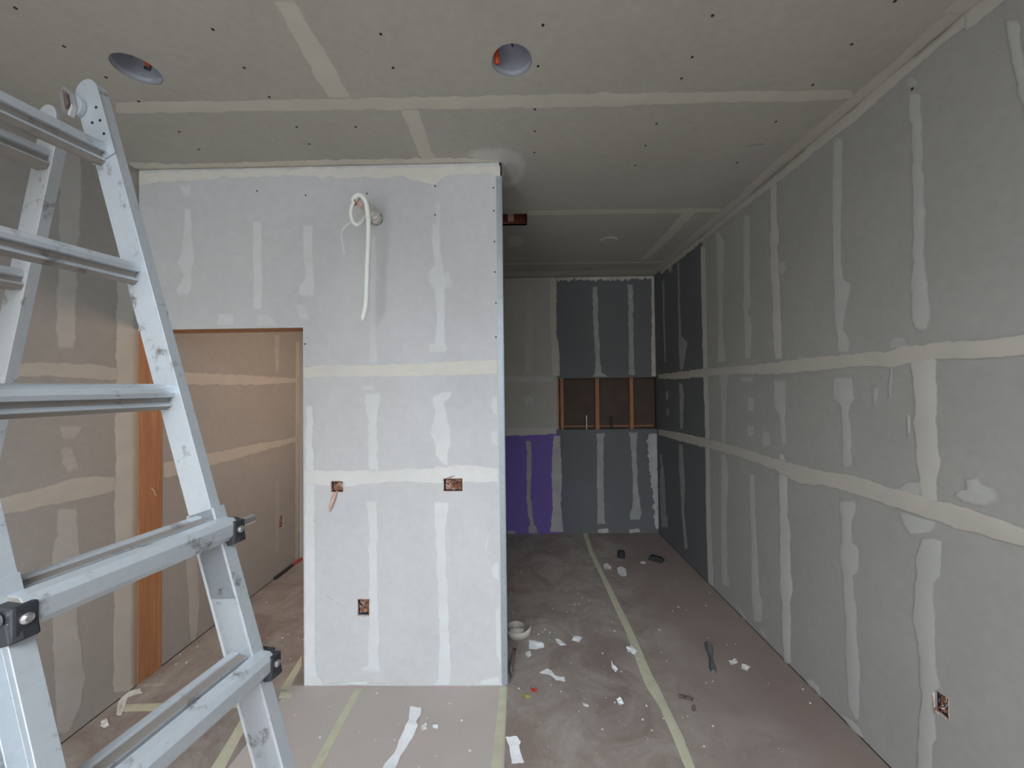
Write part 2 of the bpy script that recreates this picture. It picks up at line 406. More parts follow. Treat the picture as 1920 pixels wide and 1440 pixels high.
# wall behind the camera with the daylight opening
fw_ = struct(sheet('wall_front', [v3(LX, FY, 0), v3(OX0, FY, 0), v3(OX0, FY, OZ), v3(OX1, FY, OZ), v3(OX1, FY, 0), v3(RX, FY, 0), v3(RX, FY, H), v3(LX, FY, H)], [], (0, 1, 0), M_GREY, .1))
bm = bmesh.new(); box(bm, (-12, FY-14, -.15), (12, FY-.1, -.02))
struct(obj('ground', bm, simple('pale_concrete', (.34, .33, .30), .9)))

bm = bmesh.new(); box(bm, (RX-.0012, FY, 0), (RX+.001, BY, .006)); struct(obj('dark_gap_strip_1', bm, M_HOLE))  # black strips drawn in place of the dark gap under the boards
bm = bmesh.new(); box(bm, (LX-.001, FY, 0), (LX+.0012, D, .005)); struct(obj('dark_gap_strip_2', bm, M_HOLE))
bm = bmesh.new(); box(bm, (LX-.001, jy, 0), (LX+.0012, IY, .006)); struct(obj('dark_gap_strip_3', bm, M_HOLE))

# ------------------------------------------------------------------ joint compound, traced board by board
# ceiling
C = dict(mud=CREAMD)
V(CE, (0, 509, 552), (73, 552, 594), (146, 591, 638), (184, 618, 660), **C)
V(CE, (-60, 478, 522), (0, 509, 552), **C)
V(CE, (205, 750, 785), (244, 767, 797), (284, 783, 811), (302, 792, 820), **C)
V(CE, (390, 1286, 1312), (420, 1262, 1284), (455, 1230, 1250), (487, 1200, 1212), mud=CREAMD)
Hs(CE, (215, 191, 212), (300, 189, 212), (401, 188, 210), (620, 185, 207), (762, 181, 205), (860, 180, 205), (966, 177, 204), (1169, 173, 200), (1372, 171, 191), (1501, 169, 190), (1600, 167, 186), **C)
Hs(CE, (988, 395, 404), (1100, 392, 402), (1230, 391, 400), (1352, 390, 398), **C)
Hs(CE, (942, 493, 497), (1100, 491, 495), (1245, 489, 493), **C)
clipY = lambda lim: (lambda p: Vector((p.x, min(p.y, lim), p.z)))
blob(CE, [(868, 290), (880, 280), (905, 275), (950, 274), (978, 284), (990, 305), (988, 330), (970, 348), (945, 356), (938, 352), (938, 310), (900, 300)], mud=(.52, .52, .50), cov=.8)
blob(CE, [(948, 300), (968, 302), (976, 315), (972, 335), (955, 345), (941, 346), (940, 310)], mud=(.42, .405, .38), board=(.50, .50, .48), cov=1)
Hs(CE, (240, 303, 322), (328, 307, 320), (480, 303, 318), (600, 299, 316), (762, 297, 314), (860, 295, 311), (938, 299, 309), clip=clipY(D-.0005), jit=.010, mud=(.60, .575, .50))
strip(CE, [((1849, -40), (1890, -45)), ((1797, 0), (1838, 0)), ((1710, 82), (1735, 84)), ((1623, 160), (1650, 160)), ((1519, 245), (1540, 252)), ((1449, 305), (1462, 312)), ((1380, 371), (1395, 374)), ((1300, 437), (1312, 446)), ((1245, 488), (1252, 496)), ((1222, 509), (1226, 515))], mud=(.47, .44, .40), clip=lambda p: Vector((min(p.x, RX-.0005), p.y, p.z)))
blob(CE, ell(966, 452, 16, 13), mud=(.46, .44, .42), cov=.7)
Hs(CE, (942, 510, 519), (1226, 504, 514), clip=clipY(BY-.0005), **C)
# partition
V(PA, (345, 333, 360), (370, 340, 357), cov=.5)
V(PA, (390, 346, 358), (430, 343, 360), (470, 340, 363), (490, 331, 364), (515, 345, 362), (545, 331, 359), (556, 334, 352), cov=.75)
V(PA, (414, 474, 491), (480, 473, 491), (520, 474, 493), (581, 475, 492), cov=.8)
V(PA, (421, 569, 587), (470, 567, 587), (505, 571, 588), (525, 570, 590), (535, 561, 590), (550, 558, 588), (557, 566, 588), cov=.8)
blob(PA, [(553, 570), (572, 570), (582, 602), (560, 598)], cov=.45)
blob(PA, [(405, 588), (440, 586), (441, 610), (408, 612)], cov=.5)
blob(PA, [(482, 590), (505, 590), (524, 612), (478, 612)], cov=.4)
V(PA, (380, 815, 829), (400, 818, 828), (440, 810, 825), cov=.4)
V(PA, (418, 809, 823), (450, 810, 826), (495, 814, 830), (512, 802, 834), (530, 805, 840), (545, 815, 834), (600, 817, 835), (662, 815, 836), cov=.75)
blob(PA, [(832, 506), (842, 508), (850, 540), (838, 542)], cov=.5)
blob(PA, [(802, 644), (838, 641), (840, 656), (822, 662), (802, 660)], cov=.7)
V(PA, (425, 692, 704), (500, 694, 707), (600, 691, 707), (683, 692, 709), cov=.4)
blob(PA, [(677, 722), (700, 719), (702, 732), (680, 733)], cov=.4)
V(PA, (735, 684, 714), (755, 683, 713), (775, 687, 709), (795, 691, 708), (800, 688, 708), (850, 690, 709), (884, 690, 710), cov=.75)
V(PA, (733, 835, 847), (744, 812, 845), (756, 812, 832), (772, 817, 838), (795, 812, 841), (812, 808, 843), (835, 814, 845), (852, 816, 839), (874, 832, 841), cov=.85)
V(PA, (760, 573, 587), (820, 572, 588), (890, 572, 590), cov=.7)
V(PA, (905, 572, 590), (1000, 571, 591), (1100, 571, 592), (1240, 571, 592), (1288, 571, 598), cov=.75)
V(PA, (938, 686, 707), (1000, 691, 709), (1100, 690, 709), (1200, 690, 712), (1248, 690, 712), (1252, 677, 716), (1262, 677, 714), cov=.6)
V(PA, (940, 812, 841), (960, 814, 841), (1000, 816, 837), (1050, 817, 837), (1110, 820, 840), (1180, 823, 842), (1240, 822, 845), (1272, 820, 844), (1286, 812, 842), cov=.85)
blob(PA, [(922, 742), (932, 740), (933, 780), (924, 775), (920, 758)], cov=.8)
blob(PA, [(919, 808), (933, 805), (934, 838), (923, 832)], cov=.8)
blob(PA, [(920, 1060), (934, 1050), (936, 1090), (924, 1085)], cov=.6)
blob(PA, [(928, 1140), (938, 1130), (940, 1260), (930, 1230)], cov=.6)
blob(PA, [(900, 1276), (938, 1266), (941, 1283), (898, 1284)], cov=.7)
blob(PA, [(574, 1264), (600, 1270), (610, 1286), (574, 1287)], cov=.5); blob(PA, [(648, 1279), (690, 1276), (692, 1286), (650, 1287)], cov=.5)
Hs(PA, (569, 687, 709), (620, 683, 708), (700, 684, 706), (760, 682, 706), (830, 678, 704), (880, 675, 703), (933, 674, 701), mud=CREAM)
Hs(PA, (570, 883, 910), (620, 882, 912), (660, 881, 913), (720, 882, 905), (760, 879, 904), (830, 875, 906), (880, 872, 904), (935, 877, 904), nx=22, mud=(.66, .665, .66))
Hs(PA, (225, 318, 350), (280, 322, 343), (328, 321, 342), (420, 318, 334), (480, 317, 332), (530, 316, 330), (600, 315, 334), (690, 314, 334), (760, 313, 332), (800, 312, 346), (820, 311, 345), (840, 311, 330), (900, 310, 326), (938, 308, 331), clip=lambda p: Vector((min(p.x, PX), p.y, min(p.z, H-.0005))), mud=CREAM, jit=.010)
# left wall, this side of the partition
V(LW, (262, 108, 152), (290, 108, 152), (400, 110, 152), (460, 108, 148), (512, 108, 144), (560, 105, 144), (612, 103, 143), (655, 107, 139), cov=.75)
V(LW, (795, 110, 157), (812, 112, 150), (826, 116, 140), cov=.55)
blob(LW, [(118, 832), (134, 836), (140, 855), (150, 880), (128, 891), (115, 870), (112, 845)], cov=.55)
V(LW, (952, 108, 144), (1000, 105, 148), (1050, 95, 150), (1100, 97, 148), (1165, 97, 144), (1265, 100, 160), (1330, 104, 150), (1378, 108, 125), cov=.75)
Hs(LW, (-20, 681, 706), (12, 680, 705), (80, 679, 707), (125, 679, 708), (170, 682, 711), (222, 687, 712), mud=(.43, .405, .36))
Hs(LW, (-20, 938, 972), (0, 934, 966), (60, 920, 956), (100, 906, 946), (150, 892, 936), (218, 894, 922), mud=(.43, .405, .36))
Hs(LW, (-60, 40, 140), (100, 205, 235), (250, 322, 350), mud=(.43, .405, .36), clip=lambda p: Vector((p.x, p.y, min(p.z, H-.001))))
V(LW, (322, 222, 275), (450, 218, 275), (560, 218, 275), (700, 217, 275), (900, 214, 275), (1100, 213, 274), (1200, 212, 273), (1300, 212, 273), mud=(.45, .435, .40), clip=lambda p: Vector((p.x, min(p.y, D-.001), max(min(p.z, H-.001), 0))))
# left wall beyond the doorway
V(LW, (980, 343, 366), (1055, 348, 370), (1133, 353, 375), (1187, 355, 370), (1205, 358, 366), cov=.65)
V(LW, (626, 514, 524), (700, 516, 523), cov=.5); V(LW, (900, 515, 525), (1040, 514, 523), cov=.3)
V(LW, (640, 554, 562), (1050, 553, 560), mud=(.43, .405, .36), cov=.6)
Hs(LW, (305, 698, 722), (350, 698, 722), (480, 704, 722), (520, 707, 720), (560, 709, 717), mud=(.43, .40, .36))
Hs(LW, (305, 867, 897), (340, 862, 890), (400, 848, 872), (480, 832, 850), (530, 824, 836), (557, 818, 827), mud=(.43, .40, .36))
# right wall
K = dict(board=DARK, mud=(.30, .31, .31))
V(RW, (525, 1241, 1246), (600, 1243, 1247), (680, 1246, 1249), cov=.7, **K)
V(RW, (492, 1270, 1274), (560, 1271, 1275), (630, 1272, 1278), (642, 1272, 1289), (665, 1273, 1286), (695, 1275, 1280), **K)
blob(RW, [(1252, 494), (1262, 492), (1260, 508), (1254, 514)], mud=(.36, .35, .33), board=DARK)
V(RW, (718, 1273, 1279), (740, 1274, 1283), (805, 1275, 1280), **K)
blob(RW, ell(1251, 741, 3, 10, 8), **K); blob(RW, ell(1252, 772, 3, 8, 8), **K)
V(RW, (832, 1273, 1280), (880, 1273, 1283), (900, 1275, 1285), (960, 1278, 1283), (1030, 1284, 1290), **K)
V(RW, (850, 1238, 1242), (930, 1237, 1248), (990, 1240, 1252), jit=.02, cov=.6, **K)
V(RW, (462, 1314, 1322), (560, 1315, 1325), (620, 1317, 1326), (690, 1318, 1327), (800, 1322, 1331), (900, 1323, 1332), (1000, 1325, 1334), (1100, 1328, 1339), mud=(.52, .50, .46))
V(RW, (434, 1341, 1348), (452, 1343, 1358), (530, 1345, 1357), (605, 1347, 1355), (640, 1346, 1358), (680, 1346, 1362), cov=.75)
V(RW, (700, 1348, 1366), (730, 1351, 1363), (780, 1353, 1361), (832, 1354, 1360), cov=.85)
V(RW, (850, 1353, 1361), (892, 1352, 1366), (980, 1352, 1363), (1077, 1353, 1365), (1100, 1356, 1370), cov=.85)
V(RW, (402, 1395, 1406), (440, 1393, 1407), (515, 1394, 1406), (555, 1395, 1408), (572, 1392, 1408), (586, 1394, 1402), (596, 1396, 1408), (619, 1396, 1411), (674, 1397, 1408), cov=.75)
blob(RW, [(1403, 742), (1414, 744), (1415, 765), (1412, 774), (1402, 768), (1401, 752)], cov=.8)
blob(RW, [(1401, 799), (1415, 797), (1415, 818), (1402, 820)], cov=.8)
blob(RW, [(1433, 806), (1443, 810), (1447, 835), (1430, 841), (1429, 815)], cov=.6)
blob(RW, [(1388, 706), (1415, 706), (1412, 717), (1389, 715)], cov=.6)
V(RW, (888, 1406, 1415), (920, 1405, 1416), (980, 1407, 1418), (1077, 1408, 1423), (1115, 1409, 1424), (1125, 1410, 1430), (1167, 1413, 1429), cov=.8)
V(RW, (342, 1445, 1457), (417, 1445, 1458), (451, 1444, 1462), (465, 1445, 1458), (497, 1444, 1460), (549, 1448, 1463), (619, 1449, 1465), (674, 1453, 1468), mud=(.50, .485, .45))
blob(RW, [(1460, 488), (1475, 490), (1476, 505), (1466, 517), (1460, 512)], cov=.5)
V(RW, (712, 1452, 1474), (750, 1451, 1474), (768, 1453, 1474), (776, 1461, 1473), (834, 1465, 1476), cov=.85)
V(RW, (850, 1461, 1470), (883, 1460, 1477), (966, 1463, 1477), (980, 1462, 1481), (1060, 1462, 1484), (1109, 1463, 1487), (1125, 1466, 1482), (1174, 1466, 1483), (1245, 1471, 1484), mud=(.53, .53, .50))
V(RW, (258, 1564, 1581), (300, 1562, 1581), (347, 1561, 1580), (417, 1560, 1578), (497, 1562, 1579), (526, 1562, 1584), (532, 1563, 1596), (552, 1564, 1594), (577, 1564, 1588), (619, 1567, 1581), (630, 1571, 1592), (652, 1570, 1595), (664, 1571, 1590), cov=.75)
V(RW, (706, 1562, 1599), (725, 1561, 1600), (747, 1562, 1602), (756, 1573, 1597), (765, 1577, 1593), (820, 1579, 1597), (876, 1581, 1598))
V(RW, (938, 1576, 1609), (955, 1574, 1606), (975, 1577, 1597), (1018, 1579, 1598), (1024, 1575, 1608), (1035, 1574, 1612), (1062, 1577, 1611), (1074, 1579, 1609), (1080, 1580, 1600), (1161, 1585, 1607), (1254, 1587, 1612), (1320, 1592, 1612), (1352, 1606, 1610))
blob(RW, [(1702, 148), (1713, 143), (1721, 150), (1719, 164), (1704, 168), (1698, 158)], cov=.4)
V(RW, (172, 1703, 1726), (205, 1704, 1728), (243, 1708, 1732), (330, 1710, 1733), (417, 1712, 1736), (490, 1711, 1734), (542, 1708, 1743), (598, 1709, 1745), (612, 1714, 1741), (620, 1720, 1735), cov=.7)
blob(RW, [(1667, 642), (1678, 632), (1690, 631), (1700, 634), (1704, 652), (1668, 655)], cov=.4)
V(RW, (668, 1707, 1757), (700, 1709, 1758), (740, 1714, 1755), (827, 1715, 1760), (862, 1719, 1766), (897, 1724, 1758), (948, 1727, 1758), mud=(.50, .485, .45))
blob(RW, [(1691, 930), (1680, 920), (1700, 903), (1728, 903), (1728, 935)], cov=.5)
blob(RW, [(1686, 958), (1758, 978), (1757, 990), (1745, 1000), (1706, 1003), (1693, 985)], cov=.8)
V(RW, (1008, 1728, 1752), (1016, 1726, 1768), (1045, 1718, 1768), (1080, 1718, 1765), (1095, 1716, 1752), (1158, 1711, 1755), (1206, 1722, 1755), (1240, 1723, 1756), (1287, 1726, 1764), (1300, 1727, 1752), (1329, 1725, 1752), (1384, 1722, 1757), (1396, 1721, 1750), (1470, 1719, 1750), cov=.75)
V(RW, (36, 1884, 1911), (121, 1899, 1924), (260, 1930, 1960), cov=.6)
blob(RW, [(1635, 727), (1648, 724), (1647, 740), (1641, 768), (1635, 742)], cov=.4)
V(RW, (682, 1670, 1676), (744, 1666, 1671), cov=.4)
blob(RW, [(1699, 775), (1707, 778), (1708, 815), (1702, 818)], cov=.45)
blob(RW, [(1810, 896), (1835, 893), (1842, 907), (1868, 916), (1877, 938), (1850, 950), (1808, 944), (1790, 930), (1795, 920), (1811, 918)], cov=.6)
blob(RW, [(1508, 1272), (1522, 1272), (1536, 1285), (1543, 1308), (1530, 1305)], cov=.6)
blob(RW, [(1576, 1338), (1592, 1345), (1612, 1362), (1624, 1388), (1600, 1372)], cov=.6)
blob(RW, [(1378, 1132), (1386, 1136), (1400, 1160), (1396, 1165)], cov=.5)
blob(RW, [(1420, 1172), (1430, 1180), (1442, 1200), (1430, 1195)], cov=.5)
RC = (.485, .46, .41)
Hs(RW, (1235, 702, 710), (1275, 697, 711), (1325, 690, 706), (1380, 686, 702), (1449, 679, 702), (1500, 672, 699), (1554, 667, 692), (1615, 662, 688), (1675, 657, 688), (1700, 648, 684), (1755, 643, 674), (1849, 638, 673), (1920, 627, 666), (1990, 618, 662), mud=RC)
Hs(RW, (1235, 805, 815), (1275, 811, 827), (1325, 822, 840), (1380, 836, 855), (1449, 858, 880), (1501, 872, 908), (1540, 882, 910), (1571, 887, 917), (1600, 890, 926), (1675, 914, 950), (1762, 938, 980), (1814, 952, 997), (1920, 988, 1026), (1990, 1012, 1052), mud=RC)
strip(RW, [((1838, 0), (1880, 0)), ((1735, 84), (1762, 88)), ((1700, 117), (1722, 122)), ((1650, 160), (1672, 166)), ((1585, 216), (1600, 232)), ((1540, 252), (1550, 268)), ((1462, 312), (1470, 334)), ((1395, 374), (1400, 386)), ((1320, 440), (1322, 449)), ((1275, 476), (1278, 485)), ((1238, 506), (1240, 514))], mud=(.47, .44, .40), jit=.008, clip=lambda p: Vector((p.x, p.y, min(p.z, H-.0005))))
# the same joints carried on towards the opening, beside and behind the camera
for z_, w_ in ((1.80, .05), (1.235, .05)):
    strip(RW, [(v3(RX, y_, z_+w_), v3(RX, y_, z_-w_)) for y_ in (1.20, .6, 0, -.6, FY+.05)], mud=RC)
strip(RW, [(v3(RX, y_, H-.001), v3(RX, y_, H-.07)) for y_ in (1.4, .7, 0, FY+.05)], mud=(.47, .44, .40))
strip(CE, [(v3(RX-.09, y_, H), v3(RX-.001, y_, H)) for y_ in (1.4, .7, 0, -1.0)], mud=(.47, .44, .40))
for z_ in (1.83, 1.22):
    strip(LW, [(v3(LX, y_, z_+.06), v3(LX, y_, z_-.06)) for y_ in (1.62, 1.0, 0, -1.0, FY+.05)], mud=(.43, .405, .36))
# back wall
BK = dict(board=DARK, mud=(.32, .33, .335)); BP = dict(board=PURPLE, mud=(.34, .33, .33)); BG = dict(board=WARM)
V(BW, (537, 1110, 1120), (600, 1112, 1122), (680, 1116, 1126), (698, 1115, 1128), (707, 1110, 1141), **BK)
V(BW, (533, 1176, 1187), (600, 1178, 1188), (704, 1179, 1190), **BK)
V(BW, (812, 1117, 1136), (822, 1119, 1132), (900, 1119, 1132), (975, 1120, 1134), (983, 1118, 1137), **BK)
blob(BW, [(1121, 992), (1140, 990), (1143, 998), (1135, 1000), (1120, 999)], mud=(.42, .42, .42), board=DARK)
V(BW, (810, 1177, 1197), (822, 1181, 1194), (860, 1184, 1194), (917, 1186, 1197), (950, 1186, 1201), (963, 1180, 1203), (975, 1181, 1200), **BK)
blob(BW, [(1180, 993), (1198, 990), (1203, 998), (1179, 1000)], mud=(.42, .42, .42), board=DARK)
V(BW, (812, 1216, 1233), (830, 1213, 1234), (880, 1217, 1234), (930, 1224, 1235), (992, 1227, 1237), board=DARK, mud=(.42, .42, .42), jit=.02, cov=.8)
V(BW, (826, 986, 996), (850, 987, 997), (905, 987, 996), (942, 987, 996), (965, 990, 999), (982, 994, 1002), (988, 991, 1006), (1001, 991, 1010), **BP)
blob(BW, [(950, 996), (962, 994), (970, 1001), (950, 1002)], **BP)
V(BW, (540, 987, 997), (600, 985, 1000), (620, 982, 1003), (650, 984, 998), (700, 985, 998), mud=(.47, .45, .42), cov=.4, **BG)
blob(BW, ell(992, 750, 12, 9), cov=.3, **BG)
V(BW, (520, 1031, 1043), (630, 1032, 1044), (655, 1034, 1049), (705, 1036, 1050), mud=(.50, .47, .40), **BG)
V(BW, (816, 1038, 1050), (850, 1035, 1052), (892, 1034, 1054), (950, 1036, 1052), (998, 1031, 1057), mud=(.42, .41, .385), board=PURPLE)
Hs(BW, (944, 705, 716), (1037, 706, 716), mud=(.46, .44, .41), **BG)
Hs(BW, (947, 803, 817), (1043, 801, 814), mud=(.46, .44, .41), **BG)
Hs(BW, (942, 518, 525), (1043, 515, 523), mud=(.48, .46, .42), **BG)
Hs(BW, (1043, 514, 527), (1100, 513, 525), (1160, 512, 526), (1226, 511, 523), mud=(.48, .46, .42), board=DARK, jit=.03)
V(BW, (518, 1221, 1232), (620, 1221, 1233), (706, 1221, 1234), mud=(.50, .48, .44), board=DARK)
# the compound is cut away where boxes and pipes come through
for P, Qs in ((PA, (Q_small, Q_wide, Q_low)), (RW, (Q_right,)), (LW, (Q_inner,))):
    for Q in Qs:
        ax = [i for i in (0, 1) if i != P.a][0]
        a0, a1, z0, z1 = min(p[ax] for p in Q), max(p[ax] for p in Q), min(p.z for p in Q), max(p.z for p in Q)
        kill = [f for f in P.bm.faces if any(a0 < v.co[ax] < a1 and z0 < v.co.z < z1 for v in f.verts)]
        bmesh.ops.delete(P.bm, geom=kill, context='FACES')
for P, par in ((CE, ceiling), (PA, front), (LW, wall_left), (RW, wall_right), (BW, wb)):
    o = struct(obj('joint_compound', P.bm, M_MUD, par, smooth=True, recalc=False))

# screw heads, small dark dots on the boards
bm = bmesh.new(); bmesh.ops.create_uvsphere(bm, u_segments=8, v_segments=5, radius=1)
for v in bm.verts: v.co.z *= .35
scr = bpy.data.meshes.new('screw_head'); bm.to_mesh(scr); bm.free(); scr.materials.append(M_HOLE)
def screw(P, px, py, par, r=.0052):
    o = bpy.data.objects.new('screw_head', scr); COL.objects.link(o); o.parent = par
    o.location = P.at(px, py); o.scale = (r, r, r)
    o.rotation_euler = (0, 0, 0) if P.a == 2 else ((math.pi/2, 0, 0) if P.a == 1 else (0, math.pi/2, 0))
    o['kind'] = 'structure'
for p in [(29, 15), (399, 55), (714, 64), (1018, 47), (1009, 124), (458, 127), (737, 127), (199, 145), (260, 190), (505, 182), (120, 87), (556, 238), (667, 238), (580, 270), (336, 247), (373, 280), (1003, 205), (1003, 246), (1002, 286), (1298, 107), (1336, 29), (1278, 147), (1231, 232), (1210, 273), (1191, 310), (1524, 159), (1597, 83), (1678, 2), (1455, 228), (1382, 305)]:
    screw(CE, *p, ceiling, .0062)
for p in [(482, 358), (573, 366), (688, 363), (816, 349), (816, 403), (925, 352), (926, 395), (927, 453), (928, 510), (930, 568), (930, 632), (572, 645), (575, 688), (925, 316)]:
    screw(PA, *p, front)
for p in [(1711, 166), (1569, 264), (1707, 131), (1821, 39)]: screw(RW, *p, wall_right, .0065)
def mark(P, pts, w, name, mat, par):
    bm = bmesh.new(); tube(bm, [P.at(*p)+P.n*.0004 for p in pts], w, 5); o = obj(name, bm, mat, par); o['kind'] = 'structure'
mark(CE, [(1396, 274), (1415, 271), (1433, 270)], .002, 'pencil_mark', M_SMUDGE, ceiling)
mark(PA, [(612, 1117), (625, 1125)], .0007, 'pencil_mark', M_PENCIL, front); mark(PA, [(630, 1129), (637, 1133)], .0007, 'pencil_mark', M_PENCIL, front)
for i_, x_ in enumerate(list(range(588, 640, 7))+list(range(682, 762, 6))):
    if i_ % 4 == 3: continue
    a_ = random.uniform(-2, 2); mark(PA, [(x_, 1283+a_), (x_+2, 1279), (x_+3, 1284), (x_+5, 1280+a_)], .0004, 'pencil_mark', M_PENCIL, front)
mark(PA, [(916, 1003), (913, 1018), (911, 1028)], .0016, 'scratch', M_PAPERW, front)
mark(LW, [(253, 896), (263, 896)], .001, 'pencil_mark', M_SMUDGE, wall_left)
mark(LW, [(283, 915), (288, 920), (292, 930)], .0022, 'scratch', M_PAPERW, wall_left)
blob_s = [(378, 8), (395, 2), (405, 3), (398, 8), (385, 10)]

# ------------------------------------------------------------------ doorway lumber
def lumber(name, lo, hi, label, group=None):
    bm = bmesh.new(); c = [(lo[i]+hi[i])/2 for i in range(3)]; box(bm, lo, hi)
    o = obj(name, bm, M_WOOD, bevel=.002); setorigin(o, (c[0], c[1], lo[2]))
    return tag(o, label, 'board' if 'stud' not in name else 'stud', group)
lumber('door_jamb_board', (LX-.038, D+.004, 0), (LX+.002, D+DT-.002, ZH), 'orange fir framing board standing at the left side of the doorway')
lumber('header_board', (LX+.002, D+.008, ZH-.001), (QX-.001, D+DT-.008, ZH+.037), 'reddish wooden header board across the top of the doorway')

# ------------------------------------------------------------------ corner bead on the end of the partition
cb = thing('corner_bead', 'grey metal corner bead running up the right edge of the white partition', 'corner bead', (PX, D, 0))
bm = bmesh.new(); zt = 2.965
off = Vector((PX, D, 0))
prof = [(-.032, -.0012), (-.003, -.0014), (-.0005, -.0032), (.0022, -.003), (.0030, .0), (.0014, .003), (.0014, .030), (.0002, .030), (.0002, .0), (-.032, -.0003)]
prism(bm, prof, Vector((0, 0, .004)), Vector((0, 0, zt)), Vector((1, 0, 0)), Vector((0, 1, 0)))
obj('metal_angle', bm, M_BEAD, cb)
bm = bmesh.new(); bmesh.ops.create_circle(bm, cap_ends=True, segments=8, radius=.0016, matrix=Matrix.Rotation(math.pi/2, 4, 'X'))
nh = bpy.data.meshes.new('nail_hole'); bm.to_mesh(nh); bm.free(); nh.materials.append(M_HOLE)
k = 0; z = .05
while z < zt-.03:
    o = bpy.data.objects.new('nail_hole', nh); COL.objects.link(o); o.parent = cb
    o.location = ((-.016, -.0018, z) if k % 2 else (-.010, -.0018, z)); z += (.055 if k % 2 else .035); k += 1

# ------------------------------------------------------------------ recessed lamp housings
def can(name, c, label, kind):
    t = thing(name, label, 'ceiling light', (c.x, c.y, H))
    bm = bmesh.new(); seg = 32; rings = []
    pf = [(CANR+.004, 0.0135), (CANR-.003, .002), (CANR-.004, .03), (CANR-.010, .075), (CANR-.03, .105), (.02, .118), (.001, .12)]
    for r, z in pf: rings.append([bm.verts.new((r*math.cos(i*2*math.pi/seg), r*math.sin(i*2*math.pi/seg), z)) for i in range(seg)])
    for a, b in zip(rings, rings[1:]):
        for i in range(seg): bm.faces.new((a[i], a[(i+1) % seg], b[(i+1) % seg], b[i]))
    bm.faces.new(rings[-1])
    o = obj('housing', bm, M_WHITE, t, smooth=True); s = o.modifiers.new('wall', 'SOLIDIFY'); s.thickness = .0015; s.offset = 1
    bm = bmesh.new()
    if kind == 0: tube(bm, spline([(.002, -.01, .115), (.004, -.02, .08), (0, -.028, .05), (.004, -.03, .035)]), .0035, 8)
    else: tube(bm, spline([(.02, .0, .11), (.045, -.01, .07), (.050, .0, .03), (.04, .01, .012), (.02, .015, .02)]), .007, 8); tube(bm, spline([(-.01, .01, .11), (-.02, 0, .08), (-.012, -.01, .05)]), .003, 6)
    obj('lead_wire', bm, M_BLACK, t, smooth=True)
    bm = bmesh.new()
    if kind == 0: tube(bm, [(-.062, .03, .018), (-.066, .022, .05), (-.06, .015, .075)], [.012, .013, .009], 10)
    else: tube(bm, [(.055, -.012, .012), (.052, -.008, .03), (.045, -.005, .045)], [.010, .011, .007], 10)
    obj('wire_nut', bm, M_ORANGE if kind == 0 else M_RED, t, smooth=True)
can('recessed_light', can1, 'round recessed light housing in the ceiling with an orange wire connector inside', 0)
can('recessed_light', can2, 'round recessed light housing in the ceiling above the ladder, with dark wires showing', 1)
bm = bmesh.new(); bmesh.ops.create_cone(bm, cap_ends=True, segments=28, radius1=.07, radius2=.085, depth=.012)
o = obj('ceiling_cap', bm, simple('dull_plastic', (.38, .37, .36), .5), smooth=False, bevel=.003); o.location = (can3.x, can3.y, H-.0062)
tag(o, 'small round flush cap on the dark ceiling of the passage', 'ceiling cap')
# open duct box in the ceiling of the passage
t = thing('duct_opening', 'rectangular ceiling duct opening lined with dark red brown paper beside the partition', 'duct', ((dx0+dx1)/2, (dy0+dy1)/2, H))
bm = bmesh.new(); ox, oy = (dx1-dx0)/2, (dy1-dy0)/2
for lo, hi in (((-ox-.004, -oy-.004, .10), (ox+.004, oy+.004, .104)), ((-ox-.004, -oy-.004, .0), (-ox, oy+.004, .1)), ((ox, -oy-.004, .0), (ox+.004, oy+.004, .1)), ((-ox, -oy-.004, .0), (ox, -oy, .1)), ((-ox, oy, .0), (ox, oy+.004, .1))): box(bm, lo, hi)
obj('duct_box', bm, simple('dark_red_paper', (.20, .055, .04), .8), t)
bm = bmesh.new(); box(bm, (-.035, -oy+.002, .03), (.012, oy-.002, .036)); obj('cross_strap', bm, M_KRAFTL, t)

